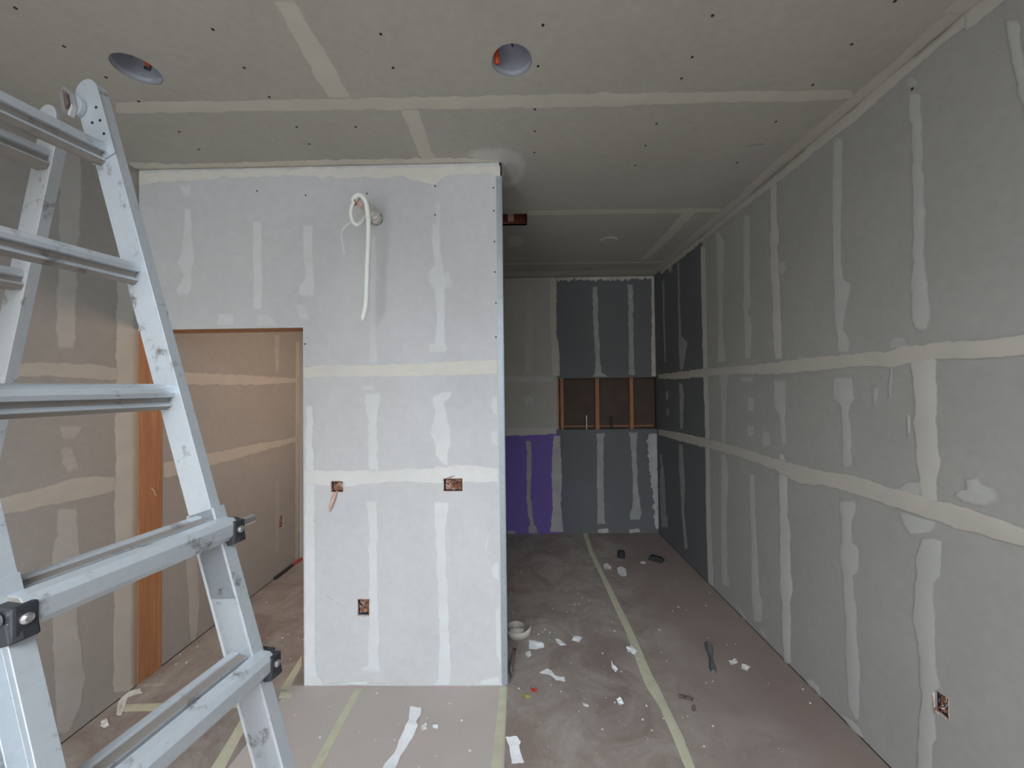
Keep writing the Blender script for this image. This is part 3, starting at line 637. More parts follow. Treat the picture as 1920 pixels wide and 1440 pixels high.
# ------------------------------------------------------------------ electrical boxes
def ebox(Q, P, label, seed, style):
    r = random.Random(seed)
    c = sum(Q, Vector())/4; ax = [i for i in (0, 1) if i != P.a][0]
    w, h = abs(Q[1][ax]-Q[0][ax]), abs(Q[2].z-Q[0].z)
    t = thing('electrical_box', label, 'electrical box', c)
    e1 = Vector((0, 0, 0)); e1[ax] = 1; up = Vector((0, 0, 1)); inn = -P.n
    L = lambda a, b, d: e1*a + up*b + inn*d
    bm = bmesh.new(); dp = .05
    def bx(a0, a1, b0, b1, d0, d1):
        vs = [bm.verts.new(L(a, b, d)) for a in (a0, a1) for b in (b0, b1) for d in (d0, d1)]
        for q in ((0,1,3,2),(4,6,7,5),(0,4,5,1),(2,3,7,6),(0,2,6,4),(1,5,7,3)): bm.faces.new([vs[i] for i in q])
    W2, H2 = w/2, h/2; k = .003
    bx(-W2-k, W2+k, -H2-k, H2+k, dp, dp+.003)
    bx(-W2-k, -W2, -H2-k, H2+k, .014, dp); bx(W2, W2+k, -H2-k, H2+k, .014, dp)
    bx(-W2, W2, H2, H2+k, .014, dp); bx(-W2, W2, -H2-k, -H2, .014, dp)
    obj('box_shell', bm, M_PLASTIC, t)
    # wad of brown paper filling the box
    bm = bmesh.new(); bmesh.ops.create_grid(bm, x_segments=14, y_segments=14, size=.5)
    for v in bm.verts:
        a, b = v.co.x*w*.96, v.co.y*h*.94
        n = noise.noise(Vector((a*70, b*70, seed)))*.012 + noise.noise(Vector((a*190, b*190, seed)))*.006
        v.co = L(a, b, .016+n + (.02 if abs(v.co.x) > .46 or abs(v.co.y) > .46 else 0))
    o = obj('paper_wad', bm, M_KRAFT, t)
    s = o.modifiers.new('s', 'SOLIDIFY'); s.thickness = .001
    for j in range(style):
        bm = bmesh.new(); a, b = r.uniform(-.6, .6)*W2, r.uniform(-.5, .6)*H2
        pts = [L(a, b, .03)]
        for q in range(3): pts.append(L(max(-W2*.8, min(W2*.8, a+r.uniform(-.5, .5)*w)), max(-H2*.8, min(H2*.85, b+r.uniform(-.4, .4)*h)), r.uniform(-.004, .012)))
        pts.append(L(r.uniform(-.5, .5)*W2, r.uniform(-.5, .5)*H2, .028))
        tube(bm, spline(pts, 6), .0013 if j % 3 else .002, 6); obj('wire', bm, [M_COPPER, M_BLACK, M_WIRE][j % 3], t, smooth=True)
    # ragged torn rim around the cut
    bm = bmesh.new(); per = []
    for (p, q) in (((-1, -1), (1, -1)), ((1, -1), (1, 1)), ((1, 1), (-1, 1)), ((-1, 1), (-1, -1))):
        for k_ in range(7): per.append((p[0]+(q[0]-p[0])*k_/7, p[1]+(q[1]-p[1])*k_/7))
    ri = [bm.verts.new(L(a*(W2-.0005), b*(H2-.0005), .001)) for a, b in per]
    ro_ = [bm.verts.new(L(a*W2+a*r.choice((.0005, .001, .004, .0015)), b*H2+b*r.choice((.0005, .001, .005, .0015)), -r.uniform(.001, .003))) for a, b in per]
    for k_ in range(len(per)): bm.faces.new((ri[k_], ri[(k_+1) % len(per)], ro_[(k_+1) % len(per)], ro_[k_]))
    o = obj('torn_paper_edge', bm, M_KRAFTL, t); s = o.modifiers.new('s', 'SOLIDIFY'); s.thickness = .0006
    return t, L, W2, H2
t, L, W2, H2 = ebox(Q_small, PA, 'small square electrical box in the partition, a torn paper strip hanging from it', 3, 4)
bm = bmesh.new(); hp = [(.000, -.025, .004), (-.008, -.040, -.012), (-.017, -.075, -.018), (-.030, -.115, -.020), (-.036, -.142, -.020)]
ws = [.010, .016, .019, .012, .002]; last = None
for (a, b, d), w_ in zip(spline([v3(*p) for p in hp], 5), [ws[min(4, i//5)]*(1-(i % 5)/5)+ws[min(4, i//5+1)]*((i % 5)/5) for i in range(21)]):
    q = [bm.verts.new(L(a-w_*.7, b, d)), bm.verts.new(L(a, b+.002, d-.006)), bm.verts.new(L(a+w_*.7, b+.004, d))]
    if last:
        for i in range(2): bm.faces.new((last[i], last[i+1], q[i+1], q[i]))
    last = q
o = obj('hanging_paper_strip', bm, M_KRAFTL, t, smooth=True); s = o.modifiers.new('s', 'SOLIDIFY'); s.thickness = .0008
t, L, W2, H2 = ebox(Q_wide, PA, 'wide electrical box stuffed with brown paper, at mid height near the corner bead', 11, 7)
for pts in ([(-.03, .03, 0), (-.005, .048, -.004), (.012, .055, -.006)], [(-.045, .034, 0), (-.02, .046, -.004), (.0, .052, -.006)]):
    bm = bmesh.new(); tube(bm, [L(*p) for p in pts], .0016, 6); obj('wire', bm, M_COPPER, t, smooth=True)
ebox(Q_low, PA, 'upright electrical box with brown paper low on the partition', 5, 5)
ebox(Q_right, RW, 'upright electrical box with brown paper low on the right wall', 9, 4)
ebox(Q_inner, LW, 'small dark electrical box on the wall seen through the doorway', 13, 2)

# ------------------------------------------------------------------ white insulated pipes coming out of the wall
tb = thing('pipe_bundle', 'wrapped bundle of white insulated pipes and cable sticking out high on the partition', 'pipes', cable_c)
loc = lambda px, py, dy: (lambda d: CAM + d*((D-dy-CAM.y)/d.y) - cable_c)(ray(px, py))
bm = bmesh.new(); pts = spline([loc(706, 411, -.05), loc(706, 410, .01), loc(698, 399, .07), loc(684, 385, .14), loc(672, 377, .19)], 8)
n = len(pts); tube(bm, pts, [.033+.004*math.sin(i*1.9) - .008*i/n for i in range(n)], 18)
for v in bm.verts: v.co += v.co.normalized()*noise.noise(v.co*55)*.007
obj('plastic_wrap', bm, M_FILM, tb)
bm = bmesh.new(); tube(bm, spline([loc(664, 383, .19), loc(663, 372, .21), loc(674, 366, .22), loc(684, 375, .215), loc(689, 395, .20), loc(691, 425, .185), loc(690, 470, .175), loc(688, 520, .17), loc(687, 560, .17), loc(684, 582, .17), loc(680, 598, .17)], 8), .0125, 16)
obj('foam_pipe', bm, M_FOAM, tb, smooth=True)
bm = bmesh.new(); tube(bm, [loc(680.5, 595, .17), loc(679.5, 601, .17)], .0085, 12); obj('pipe_cap', bm, M_WIRE, tb, smooth=False)
bm = bmesh.new(); tube(bm, spline([loc(670, 371, .2), loc(660, 387, .20), loc(658, 403, .19), loc(663, 417, .18), loc(671, 421, .17), loc(679, 414, .15), loc(684, 404, .12)], 8), .010, 14)
obj('foam_pipe', bm, M_FOAM, tb, smooth=True)
bm = bmesh.new(); tube(bm, spline([loc(662, 414, .17), loc(655, 419, .17), loc(645, 427, .17), loc(641, 438, .16), loc(642, 455, .16), loc(646, 477, .16)], 8), .0035, 8)
obj('thin_cable', bm, M_WIRE, tb, smooth=True)
bm = bmesh.new(); tube(bm, spline([loc(664, 374, .222), loc(667, 380, .214), loc(665, 386, .205)], 4), .004, 8); obj('copper_end', bm, M_COPPER, tb, smooth=True)
bm = bmesh.new(); tube(bm, spline([loc(673, 378, .222), loc(677, 384, .218), loc(680, 390, .20)], 4), .008, 8); obj('pink_wrap', bm, M_KRAFTL, tb, smooth=True)

# ------------------------------------------------------------------ open stud bay at the end of the passage
def bay(px0, px1, label, d0=.014, ragged=False):
    x0, x1 = BW.at(px0, 760).x, BW.at(px1, 760).x
    bm = bmesh.new(); box(bm, (x0, BY+d0, NB-.1), (x1, BY+.0995, NT+.1))
    if ragged: bmesh.ops.subdivide_edges(bm, edges=bm.edges[:], cuts=6)
    if ragged:
        for v in bm.verts:
            if v.co.x > (x0+x1)/2: v.co.x += noise.noise(Vector((0, 0, v.co.z*14)))*.010
    o = obj('wall_stud', bm, M_WOOD); setorigin(o, ((x0+x1)/2, BY+.05, NB-.1))
    tag(o, label, 'stud', 'wooden studs in the open wall bay')
bay(1036, 1048, 'wide rough edged stud at the far left of the open wall bay', ragged=True)
bay(1051, 1057, 'slim pale stud right beside the rough edged one in the open wall bay')
bay(1117, 1124, 'middle wooden stud of the open wall bay')
bay(1182, 1188.5, 'rightmost wooden stud of the open wall bay')
for px, y0, lab, mt in ((1101, 781, 'thin pale pipe stub left of the middle stud in the open bay', M_STEEL), (1148, 783, 'dark pipe stub right of the middle stud in the open bay', M_BLACK)):
    p = BW.at(px, y0); bm = bmesh.new(); tube(bm, [(p.x, BY+.05, NB-.1), (p.x, BY+.05, p.z+.01)], .012, 12); o = obj('pipe_stub', bm, mt, smooth=False)
    setorigin(o, (p.x, BY+.05, NB-.1)); tag(o, lab, 'pipe', 'pipe stubs in the wall bay')
p = BW.at(1150, 800); bm = bmesh.new(); box(bm, (NL-.1, BY+.085, p.z-.008), (RX, BY+.0995, p.z+.008)); o = obj('cross_batten', bm, M_WOOD); setorigin(o, (1, BY+.09, p.z)); tag(o, 'dark horizontal batten low behind the studs of the open bay', 'batten')

# ------------------------------------------------------------------ ladder
La, Lb, Lt = .30622, .17123, .01128       # lean, bearing and slight tilt of the ladder
U = v3(math.sin(Lb)*math.cos(Lt), math.cos(Lb)*math.cos(Lt), math.sin(Lt)); SDV = v3(math.cos(Lb), -math.sin(Lb), 0); Z = SDV.cross(U).normalized()
P2 = v3(-.7944, .8662, 1.6895)          # end of the third rung on the far rail
DN = -math.cos(La)*Z + math.sin(La)*SDV; NN = math.cos(La)*SDV + math.sin(La)*Z
SP = .305; KF = P2.z/(SP*math.cos(La))  # number of rung steps down to the floor
RT = thing('folding_ladder', 'aluminium folding ladder standing at the left with black locking brackets', 'ladder', v3(-.75, .75, 0))
ro = RT.location.copy()
HW, FLG, TH, WIN = .032, .022, .003, .297
def rail(name, A, B, N, out, mat, hw=HW, flg=FLG, round_top=False):
    """C channel: web across N, flanges pointing out; A top, B foot (points on the web)"""
    bm = bmesh.new(); pr = [(-hw, 0), (hw, 0), (hw, flg), (hw-TH, flg), (hw-TH, TH), (-hw+TH, TH), (-hw+TH, flg), (-hw, flg)]
    prism(bm, pr, A-ro, B-ro, N, out)
    o = obj(name, bm, mat, RT, bevel=.0008); return o
RP = [(-.020, .025), (-.002, .025), (.000, .0215), (.007, .0215), (.009, .025), (.014, .025), (.024, .016), (.024, .006), (.0155, .003), (.0155, -.009), (.024, -.011), (.024, -.015), (.015, -.027), (-.016, -.027), (-.022, -.018), (-.022, .018)]
RQ = [(-.019, .020), (-.016, .024), (.010, .024), (.022, .014), (.022, -.012), (.013, -.024), (-.014, -.024), (-.019, -.018), (-.019, .004), (-.017, .006), (-.017, .016)]
RG = [(-.019, .020), (-.016, .024), (-.002, .024), (-.001, .0195), (.022, .0195), (.022, -.012), (.013, -.024), (-.014, -.024), (-.019, -.018)]
def rung(c, u0, u1, prof, ex, ey, mat=None, name='rung'):
    bm = bmesh.new(); prism(bm, prof, c+U*u0-ro, c+U*u1-ro, ex, ey)
    bm.faces.ensure_lookup_table()
    for f in bm.faces:      # grime, plus shade put into the colour of grooves and underside
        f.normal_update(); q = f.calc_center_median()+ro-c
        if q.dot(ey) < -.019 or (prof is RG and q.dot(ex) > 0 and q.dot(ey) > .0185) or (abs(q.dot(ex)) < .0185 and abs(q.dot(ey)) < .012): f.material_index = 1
    return obj(name, bm, [mat or M_ALU, M_GRIME_SHADE], RT, bevel=.0012)
KT = -.52
def AT(k, n=0, u=0): return P2 + DN*(SP*(k-2)) + NN*n + U*u
kend = 2+KF-.02
for u0, o_ in ((0, 1), (-WIN, -1)):
    rail('inner_rail', AT(KT, 0, u0), AT(kend-1.0, 0, u0), NN, U*o_, M_ALU)
    rail('outer_rail', AT(2.87, -.001, u0+o_*.0), AT(kend, -.001, u0), NN, U*o_, M_ALU, hw=HW+.006, flg=FLG+.005)
hx = SDV
RT_ = math.radians(17); EX = SDV*math.cos(RT_) - Z*math.sin(RT_); EY = Z*math.cos(RT_) + SDV*math.sin(RT_)
RF = math.radians(3); FX = SDV*math.cos(RF) - Z*math.sin(RF); FY_ = Z*math.cos(RF) + SDV*math.sin(RF)
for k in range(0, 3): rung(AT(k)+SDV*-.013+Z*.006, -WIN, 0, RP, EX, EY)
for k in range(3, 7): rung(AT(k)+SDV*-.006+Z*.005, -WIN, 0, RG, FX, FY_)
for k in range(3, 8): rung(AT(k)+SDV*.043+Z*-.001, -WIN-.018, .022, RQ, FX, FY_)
def bracket(k, u, sgn, pin):
    """black steel clamp at an outer rung end"""
    c = AT(k, 0, u)+SDV*.047-Z*.004
    bm = bmesh.new()
    def bx(n0, n1, u0, u1, z0, z1):
        vs = [bm.verts.new(c + hx*a + U*b + Z*z - ro) for a in (n0, n1) for b in (u0, u1) for z in (z0, z1)]
        for q in ((0,1,3,2),(4,6,7,5),(0,4,5,1),(2,3,7,6),(0,2,6,4),(1,5,7,3)): bm.faces.new([vs[i] for i in q])
    bx(-.020, .022, sgn*.0+(-.014), .014, -.024, .020)
    bx(-.050, .0, -.006, .022, .012, .020)
    o = obj('locking_bracket', bm, M_BLACK, RT, bevel=.004)
    bm = bmesh.new(); prism(bm, [(.034, -.016), (.058, -.016), (.062, -.004), (.062, .014), (.034, .016)], AT(k+.07, 0, u)-ro, AT(k+.17, -.003, u)-ro, NN, U)
    obj('bracket_leg', bm, M_BLACK, RT, bevel=.003)
    bm = bmesh.new(); tube(bm, [c+hx*.0215-ro, c+hx*.0245-ro, c+hx*.027-ro], [.0075, .0075, .004], 14)
    obj('bolt', bm, M_STEEL, o, smooth=False)
    if pin:
        bm = bmesh.new(); q = c+U*(sgn*.016)+Z*.004
        tube(bm, [q-ro, q+U*(sgn*.040)-ro, q+U*(sgn*.044)-ro], [.010, .010, .006], 16); obj('lock_pin', bm, M_STEEL, RT, smooth=False)
bracket(3, .024, 1, True); bracket(4, .024, 1, False); bracket(3, -WIN-.018, -1, True); bracket(4, -WIN-.018, -1, False)
# hinge heads
pv = [AT(KT-.02, -.034, u) for u in (0, -WIN)]
def disc(c, r, u0, u1, mat, name, N, Dn, par=RT, seg=36, a0=0, a1=2*math.pi):
    bm = bmesh.new(); pr = [(r*math.cos(a0+(a1-a0)*i/seg), r*math.sin(a0+(a1-a0)*i/seg)) for i in range(seg)]
    prism(bm, pr, c+U*u0-ro, c+U*u1-ro, N, Dn); return obj(name, bm, mat, par, bevel=.001)
LB = math.radians(16.8)
DN2 = -math.cos(LB)*Z - math.sin(LB)*SDV; NN2 = -math.cos(LB)*SDV + math.sin(LB)*Z
def plate(c0, Dn, N, u, o_, shift, name):
    """hinge plate: rounded head over the top of a rail"""
    bm = bmesh.new(); r = HW+.003; pr = []
    for i in range(19): a = math.pi*i/18; pr.append((r*math.cos(a)+shift, -r*math.sin(a)*1.0))
    pr = [(p[0], p[1]) for p in pr]+[(-r+shift, .17), (r+shift, .17)]
    prism(bm, pr, c0+U*(u-.0035*o_)-ro, c0+U*(u-.0005*o_)-ro, N, Dn); o = obj(name, bm, M_ALU, RT, bevel=.0006)
    for (a, b) in ((.018, .045), (-.004, .075), (.019, .08), (.02, .115), (.0, .135)):
        q = c0+N*(a+shift)+Dn*b; disc(q, .0034, u-.0050*o_, u-.0030*o_, M_HOLE, 'rivet', N, Dn, par=o, seg=12)
    return o
for i, (u, o_) in enumerate(((0, 1), (-WIN, -1))):
    plate(AT(KT, 0, 0), DN, NN, u, o_, 0, 'hinge_plate')
    top = AT(KT, 0, 0)
    # curved rail-end cap behind the plate
    bm = bmesh.new(); pr = []
    for j in range(19): a = math.pi*j/18; pr.append((HW*math.cos(a), -HW*math.sin(a)))
    inner = [(p[0]*.9, p[1]*.9) for p in pr]
    prism(bm, pr+inner[::-1], top+U*u-ro, top+U*(u+o_*FLG)-ro, NN, DN); obj('rail_end_cap', bm, M_ALU, RT, bevel=.0005)
    c = AT(KT+.08, -.030, 0)+U*u
    disc(c, .024, -.014*o_, -.004*o_, M_ALUD, 'hinge_drum', NN, DN, seg=28)
    disc(c, .010, -.024*o_, -.014*o_, M_RUST, 'hinge_bolt', NN, DN, seg=16)
    bm = bmesh.new(); q = c-U*(.020*o_)-SDV*.004
    prism(bm, [(-.020, .016), (-.004, .034), (.014, .014), (.016, -.020), (.004, -.044), (-.012, -.030)], q-ro-U*.006*o_, q-ro+U*.006*o_, NN, DN)
    obj('hinge_lever', bm, M_STEEL, RT, bevel=.003)
    bm = bmesh.new(); prism(bm, [(.000, .022), (.012, .014), (.015, -.014), (.006, -.026)], q-ro-U*.012*o_, q-ro-U*.006*o_, NN, DN)
    obj('lever_latch', bm, M_RUST, RT, bevel=.002)
# the other half of the ladder
hinge = AT(-.42, -.040, 0) - SDV*.088 + Z*.0
LEN2 = (hinge.z-.0)/math.cos(LB)
def B2(tz, n=0, u=0): return hinge + DN2*tz + NN2*n + U*u
for u0, o_ in ((0, 1), (-WIN, -1)):
    rail('inner_rail', B2(.02, 0, u0), B2(LEN2-.32, 0, u0), NN2, U*o_, M_ALUD)
    rail('outer_rail', B2(.98, 0, u0), B2(LEN2, 0, u0), NN2, U*o_, M_ALUD, hw=HW+.006, flg=FLG+.005)
    disc(hinge, .03, u0-.008*o_, u0-.001*o_, M_ALUD, 'hinge_drum', NN2, DN2, seg=24)
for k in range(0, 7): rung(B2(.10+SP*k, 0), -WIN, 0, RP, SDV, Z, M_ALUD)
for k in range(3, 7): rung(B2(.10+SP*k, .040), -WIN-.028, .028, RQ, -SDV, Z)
for p, N_ in ((AT(kend), NN), (AT(kend, 0, -WIN), NN), (B2(LEN2), NN2), (B2(LEN2, 0, -WIN), NN2)):
    bm = bmesh.new(); c = Vector((p.x, p.y, 0)); prism(bm, [(-.045, .0), (.045, 0), (.042, .03), (-.042, .03)], c-U*.02-ro, c+U*.02-ro, SDV, Z)
    obj('rubber_foot', bm, M_RUBBER, RT, bevel=.003)

# ------------------------------------------------------------------ masking tape on the floor
def ftape(rows, label, lift=.0012):
    prs = [(FL.at(*a), FL.at(*b)) for a, b in rows]; bm = bmesh.new(); last = None; c = (prs[0][0]+prs[-1][1])/2; out = []
    for (a, b), (p, q) in zip(prs, prs[1:]):
        n = max(1, int((p-a).length/.03))
        for i in range(n): out.append((a.lerp(p, i/n), b.lerp(q, i/n)))
    out.append(prs[-1])
    for i, (a, b) in enumerate(out):
        h = lift + .0012*noise.noise(Vector((i*.8, a.x*9, 1)))
        vs = [bm.verts.new(a.lerp(b, s)+Z*(h+.0010*noise.noise(Vector((i*.7, s*4, a.x)))+(.0006 if 0 < s < 1 else -.0004)) - c) for s in (0, .35, .7, 1)]
        if last:
            for k in range(3): bm.faces.new((last[k], last[k+1], vs[k+1], vs[k]))
        last = vs
    for f in bm.faces: f.normal_update()
    o = obj('floor_tape', bm, M_TAPE, recalc=True); o.location = (c.x, c.y, 0); 
    s = o.modifiers.new('s', 'SOLIDIFY'); s.thickness = .0003; s.offset = 1
    tag(o, label, 'tape', 'masking tape strips on the floor paper')
def X2(*rows): return [((r[1], r[0]), (r[2], r[0])) for r in rows]
ftape(X2((999, 1093, 1101), (1034, 1104, 1112), (1076, 1124, 1133), (1146, 1155, 1168), (1184, 1173, 1187), (1267, 1203, 1223), (1285, 1210, 1234), (1328, 1238, 1254), (1386, 1263, 1283), (1437, 1283, 1302), (1560, 1335, 1358)), 'longest masking tape strip, running down the middle of the dark passage')
ftape(X2((1289, 937, 951), (1340, 932, 948), (1437, 921, 940), (1560, 909, 931)), 'masking tape strip on the floor starting at the corner bead')
ftape(X2((1292, 666, 679), (1350, 633, 648), (1437, 585, 604), (1560, 518, 540)), 'masking tape strip on the floor starting under the white partition')
ftape([((566, 1228), (566, 1248)), ((545, 1262), (553, 1272)), ((526, 1292), (541, 1296))], 'short slanting masking tape strip in the doorway beside the partition')
ftape([((527, 1297), (522, 1310)), ((553, 1296), (545, 1309))], 'tiny level piece of masking tape near the foot of the doorway', .002)
ftape([((462, 1330), (478, 1334)), ((430, 1385), (448, 1390)), ((396, 1440), (422, 1440)), ((340, 1530), (370, 1530))], 'masking tape strip seen between the lowest rung and the ladder rail')
ftape([((225, 1321), (222, 1335)), ((331, 1318), (331, 1333)), ((465, 1313), (465, 1327))], 'level masking tape strip crossing the doorway floor behind the ladder', .002)

# ------------------------------------------------------------------ litter on the floor
def scrap(pts, label, mat=M_PAPERW, name='paper_scrap', h=.006, cat='scrap', group=None, seed=0, sub=3):
    w = [FL.at(*p) for p in pts]; c = sum(w, Vector())/len(w); bm = bmesh.new()
    f = bm.faces.new([bm.verts.new(p-c) for p in w]); bmesh.ops.triangulate(bm, faces=[f]); bmesh.ops.subdivide_edges(bm, edges=bm.edges[:], cuts=sub, use_grid_fill=True)
    size = max((p-c).length for p in w); fr = 1.6/max(size, .01)
    for v in bm.verts:
        n = noise.noise(Vector((v.co.x*fr+seed, v.co.y*fr, seed)))
        v.co.z = max(.0016, .003 + n*h + noise.noise(v.co*fr*3)*h*.3)
        v.co.x += noise.noise(v.co*fr*2)*size*.06; v.co.y += noise.noise(v.co*fr*2+v3(5, 0, 0))*size*.06
    o = obj(name, bm, mat, smooth=False); o.location = c; s = o.modifiers.new('s', 'SOLIDIFY'); s.thickness = .0008; s.offset = 1
    return tag(o, label, cat, group)
scrap([(769, 1326), (789, 1326), (789, 1342), (778, 1354), (782, 1364), (768, 1392), (757, 1412), (738, 1446), (715, 1446), (722, 1432), (742, 1405), (758, 1372), (765, 1350)], 'long crooked strip of white paper tape on the floor in front of the partition', h=.008, seed=2)
scrap([(948, 1383), (968, 1381), (977, 1392), (973, 1400), (982, 1432), (966, 1434), (959, 1433), (955, 1400)], 'white paper tape piece beside the masking tape at the front', seed=4)
scrap([(1011, 1262), (1026, 1254), (1034, 1258), (1040, 1267), (1058, 1270), (1060, 1278), (1043, 1276), (1036, 1268)], 'torn white scrap with a pointed tail, right of the corner bead', seed=5)
scrap([(992, 1201), (1004, 1202), (1020, 1208), (1020, 1214), (1005, 1218), (992, 1217)], 'crumpled white scrap nearest in front of the tape roll', seed=6, h=.010)
scrap([(1041, 1198), (1048, 1199), (1062, 1210), (1053, 1212), (1044, 1206)], 'slim curled white scrap between the crumpled scrap and the square one', seed=7)
scrap([(1078, 1192), (1092, 1196), (1086, 1205), (1072, 1201)], 'square white paper scrap near the middle of the passage floor', seed=8)
scrap([(1174, 1214), (1184, 1212), (1194, 1222), (1190, 1228), (1178, 1224)], 'white scrap lying on the edge of the long masking tape', seed=9, h=.01)
scrap([(986, 1224), (995, 1222), (996, 1230), (990, 1234), (985, 1229)], 'small cream plaster chip left of the torn tailed scrap', M_CRUMB, 'plaster_chip', .01, 'plaster chip')
scrap([(790, 1362), (800, 1357), (801, 1367), (793, 1371), (788, 1368)], 'pale chip touching the long crooked strip', M_CRUMB, 'plaster_chip', .01, 'plaster chip')
scrap([(811, 1360), (821, 1360), (821, 1367), (812, 1366)], 'small square white chip right of the long crooked strip', M_PAPERW, 'plaster_chip', .004, 'plaster chip')
scrap([(1156, 1312), (1163, 1309), (1170, 1320), (1160, 1323)], 'white torn chip left of the long masking tape, front half', M_PAPERW, 'plaster_chip', .01, 'plaster chip')
scrap([(1092, 1319), (1103, 1322), (1104, 1327), (1094, 1324)], 'flat cream chip left of the white torn chip', M_CRUMB, 'plaster_chip', .006, 'plaster chip')
scrap([(1146, 1240), (1150, 1248), (1159, 1255), (1154, 1262), (1147, 1252)], 'ragged white chip just left of the long masking tape', M_PAPERW, 'plaster_chip', .01, 'plaster chip')
scrap([(1131, 1060), (1138, 1057), (1147, 1064), (1145, 1068), (1133, 1067)], 'pale round chip just right of the tape in the far passage', M_CRUMB, 'plaster_chip', .008, 'plaster chip')
scrap([(1157, 1066), (1165, 1063), (1174, 1068), (1175, 1080), (1166, 1082), (1159, 1076)], 'largest pale smear of plaster in the far passage', M_CRUMB, 'plaster_chip', .006, 'plaster chip')
scrap([(1200, 1054), (1208, 1053), (1212, 1057), (1203, 1058)], 'pale chip left of the black tool in the far passage', M_CRUMB, 'plaster_chip', .008, 'plaster chip')
scrap([(1366, 1240), (1380, 1236), (1384, 1244), (1372, 1248)], 'white plaster chip close to the grey strip by the right wall', M_CRUMB, 'plaster_chip', .01, 'plaster chip')
scrap([(1391, 1246), (1408, 1250), (1400, 1259), (1390, 1254)], 'pinkish white plaster chip nearest the right wall', M_CRUMB, 'plaster_chip', .012, 'plaster chip')
scrap([(190, 1352), (200, 1348), (205, 1360), (196, 1366), (188, 1362)], 'round pale blob of plaster on the floor at the left wall', M_CRUMB, 'plaster_chip', .01, 'plaster chip')
scrap([(232, 1300), (262, 1292), (268, 1300), (240, 1308), (226, 1345), (219, 1342), (222, 1316)], 'spilled pale plaster streak at the foot of the door jamb', M_CRUMB, 'plaster_spill', .008, 'plaster')
scrap([(978, 1302), (984, 1304), (992, 1301), (996, 1309), (979, 1311)], 'yellow green plastic scrap near the corner bead', M_GREEN, 'plastic_scrap', .010)
scrap([(993, 1289), (999, 1292), (1007, 1295), (1005, 1299), (999, 1297)], 'little red and white scrap near the corner bead', M_RED, 'plastic_scrap', .012)
scrap([(1272, 1304), (1283, 1303), (1300, 1309), (1298, 1317), (1285, 1312), (1274, 1311)], 'dark dry leaf on the floor right of the long tape', M_LEAF, 'dry_leaf', .018, 'leaf', seed=3)
scrap([(1297, 1325), (1304, 1323), (1306, 1333), (1298, 1334)], 'smaller dark dry leaf in front of the other leaf', M_LEAF, 'dry_leaf', .014, 'leaf', seed=8)
# small crumbs
r = random.Random(21); spots = []
bm = bmesh.new(); bmesh.ops.create_icosphere(bm, subdivisions=1, radius=1)
for v in bm.verts: v.co *= 1+noise.noise(v.co*2)*.5; v.co.z *= .5
cm = bpy.data.meshes.new('plaster_crumb'); bm.to_mesh(cm); bm.free(); cm.materials.append(M_CRUMB)
fixed = [(1068, 1134), (1078, 1134), (1085, 1134), (1092, 1121), (1105, 1127), (1236, 1182), (1272, 1139), (1261, 1146), (1324, 1136), (1064, 1148), (1075, 1144), (1033, 1285), (973, 1292), (1136, 1309), (1212, 1324), (1324, 1281), (1337, 1278), (1379, 1208), (1031, 1187), (1022, 1181), (1010, 1190), (1017, 1186), (1030, 1200), (1085, 1200), (843, 1320), (700, 1302), (707, 1301), (877, 1289), (832, 1291), (866, 1351), (818, 1418), (881, 1408), (1505, 1293), (1519, 1319), (1331, 1112), (1104, 1052), (1150, 1080), (1220, 1030), (600, 1384), (552, 1341), (530, 1197), (540, 1190), (500, 1130), (489, 1103), (350, 1243), (338, 1228), (330, 1246), (370, 1213), (300, 1266), (1196, 1236), (1152, 1184), (1070, 1245), (1130, 1226), (1205, 1350), (1320, 1400), (1250, 1240)]
for p in fixed: spots.append((FL.at(*p), r.uniform(.004, .009)))
for i in range(80):
    x, y = r.uniform(-.1, 1.45), r.uniform(1.2, 4.2)
    spots.append((v3(x, y, 0), r.uniform(.0025, .0065)))
for i in range(50): spots.append((v3(r.uniform(-2.1, -.1), r.uniform(1.1, 2.2), 0), r.uniform(.002, .005)))
for i in range(30): spots.append((v3(r.uniform(-2.15, -1.3), r.uniform(2.45, 3.5), 0), r.uniform(.003, .006)))
for p, s in spots:
    o = bpy.data.objects.new('plaster_crumb', cm); COL.objects.link(o); o.location = (p.x, p.y, s*.42); o.scale = (s, s*r.uniform(.6, 1), s*.8); o.rotation_euler = (0, 0, r.uniform(0, 6.28))
    tag(o, 'tiny pale crumb of dried plaster lying on the floor paper', 'plaster crumb', 'plaster crumbs scattered over the floor')

# partly unrolled paper joint tape standing on edge by the partition
c = FL.at(968, 1188); c = v3(c.x, c.y, 0)
bm = bmesh.new(); pts = []
for i in range(70):
    a = i*.28; rr = .022+.0006*i; pts.append(v3(rr*math.cos(a), rr*math.sin(a), 0))
a0 = pts[-1]; tail = []
e = FL.at(1002, 1160)-c
tail = spline([pts[-2], pts[-1], v3(-.02, -.075, 0), v3(.05, -.075, 0), v3(e.x*.9, e.y*.35, 0), v3(e.x, e.y, 0)], 10)[10:]
ang0 = math.atan2(pts[-1].y, pts[-1].x)
rot = Matrix.Rotation(math.radians(150)-ang0, 3, 'Z')
pts = [rot @ p for p in pts]
tail = spline([pts[-2], pts[-1], v3(-.058, -.04, 0), v3(-.02, -.078, 0), v3(.05, -.075, 0), v3(.098, -.03, 0), v3(.108, .05, 0)], 8)[9:]
last = None
for i, p in enumerate(pts+tail):
    hh = .052 + (.03*max(0, i-len(pts)-22)/18 if i > len(pts)+22 else 0)
    q = (bm.verts.new(p+Z*.002), bm.verts.new(p+Z*hh))
    if last: bm.faces.new((last[0], q[0], q[1], last[1]))
    last = q
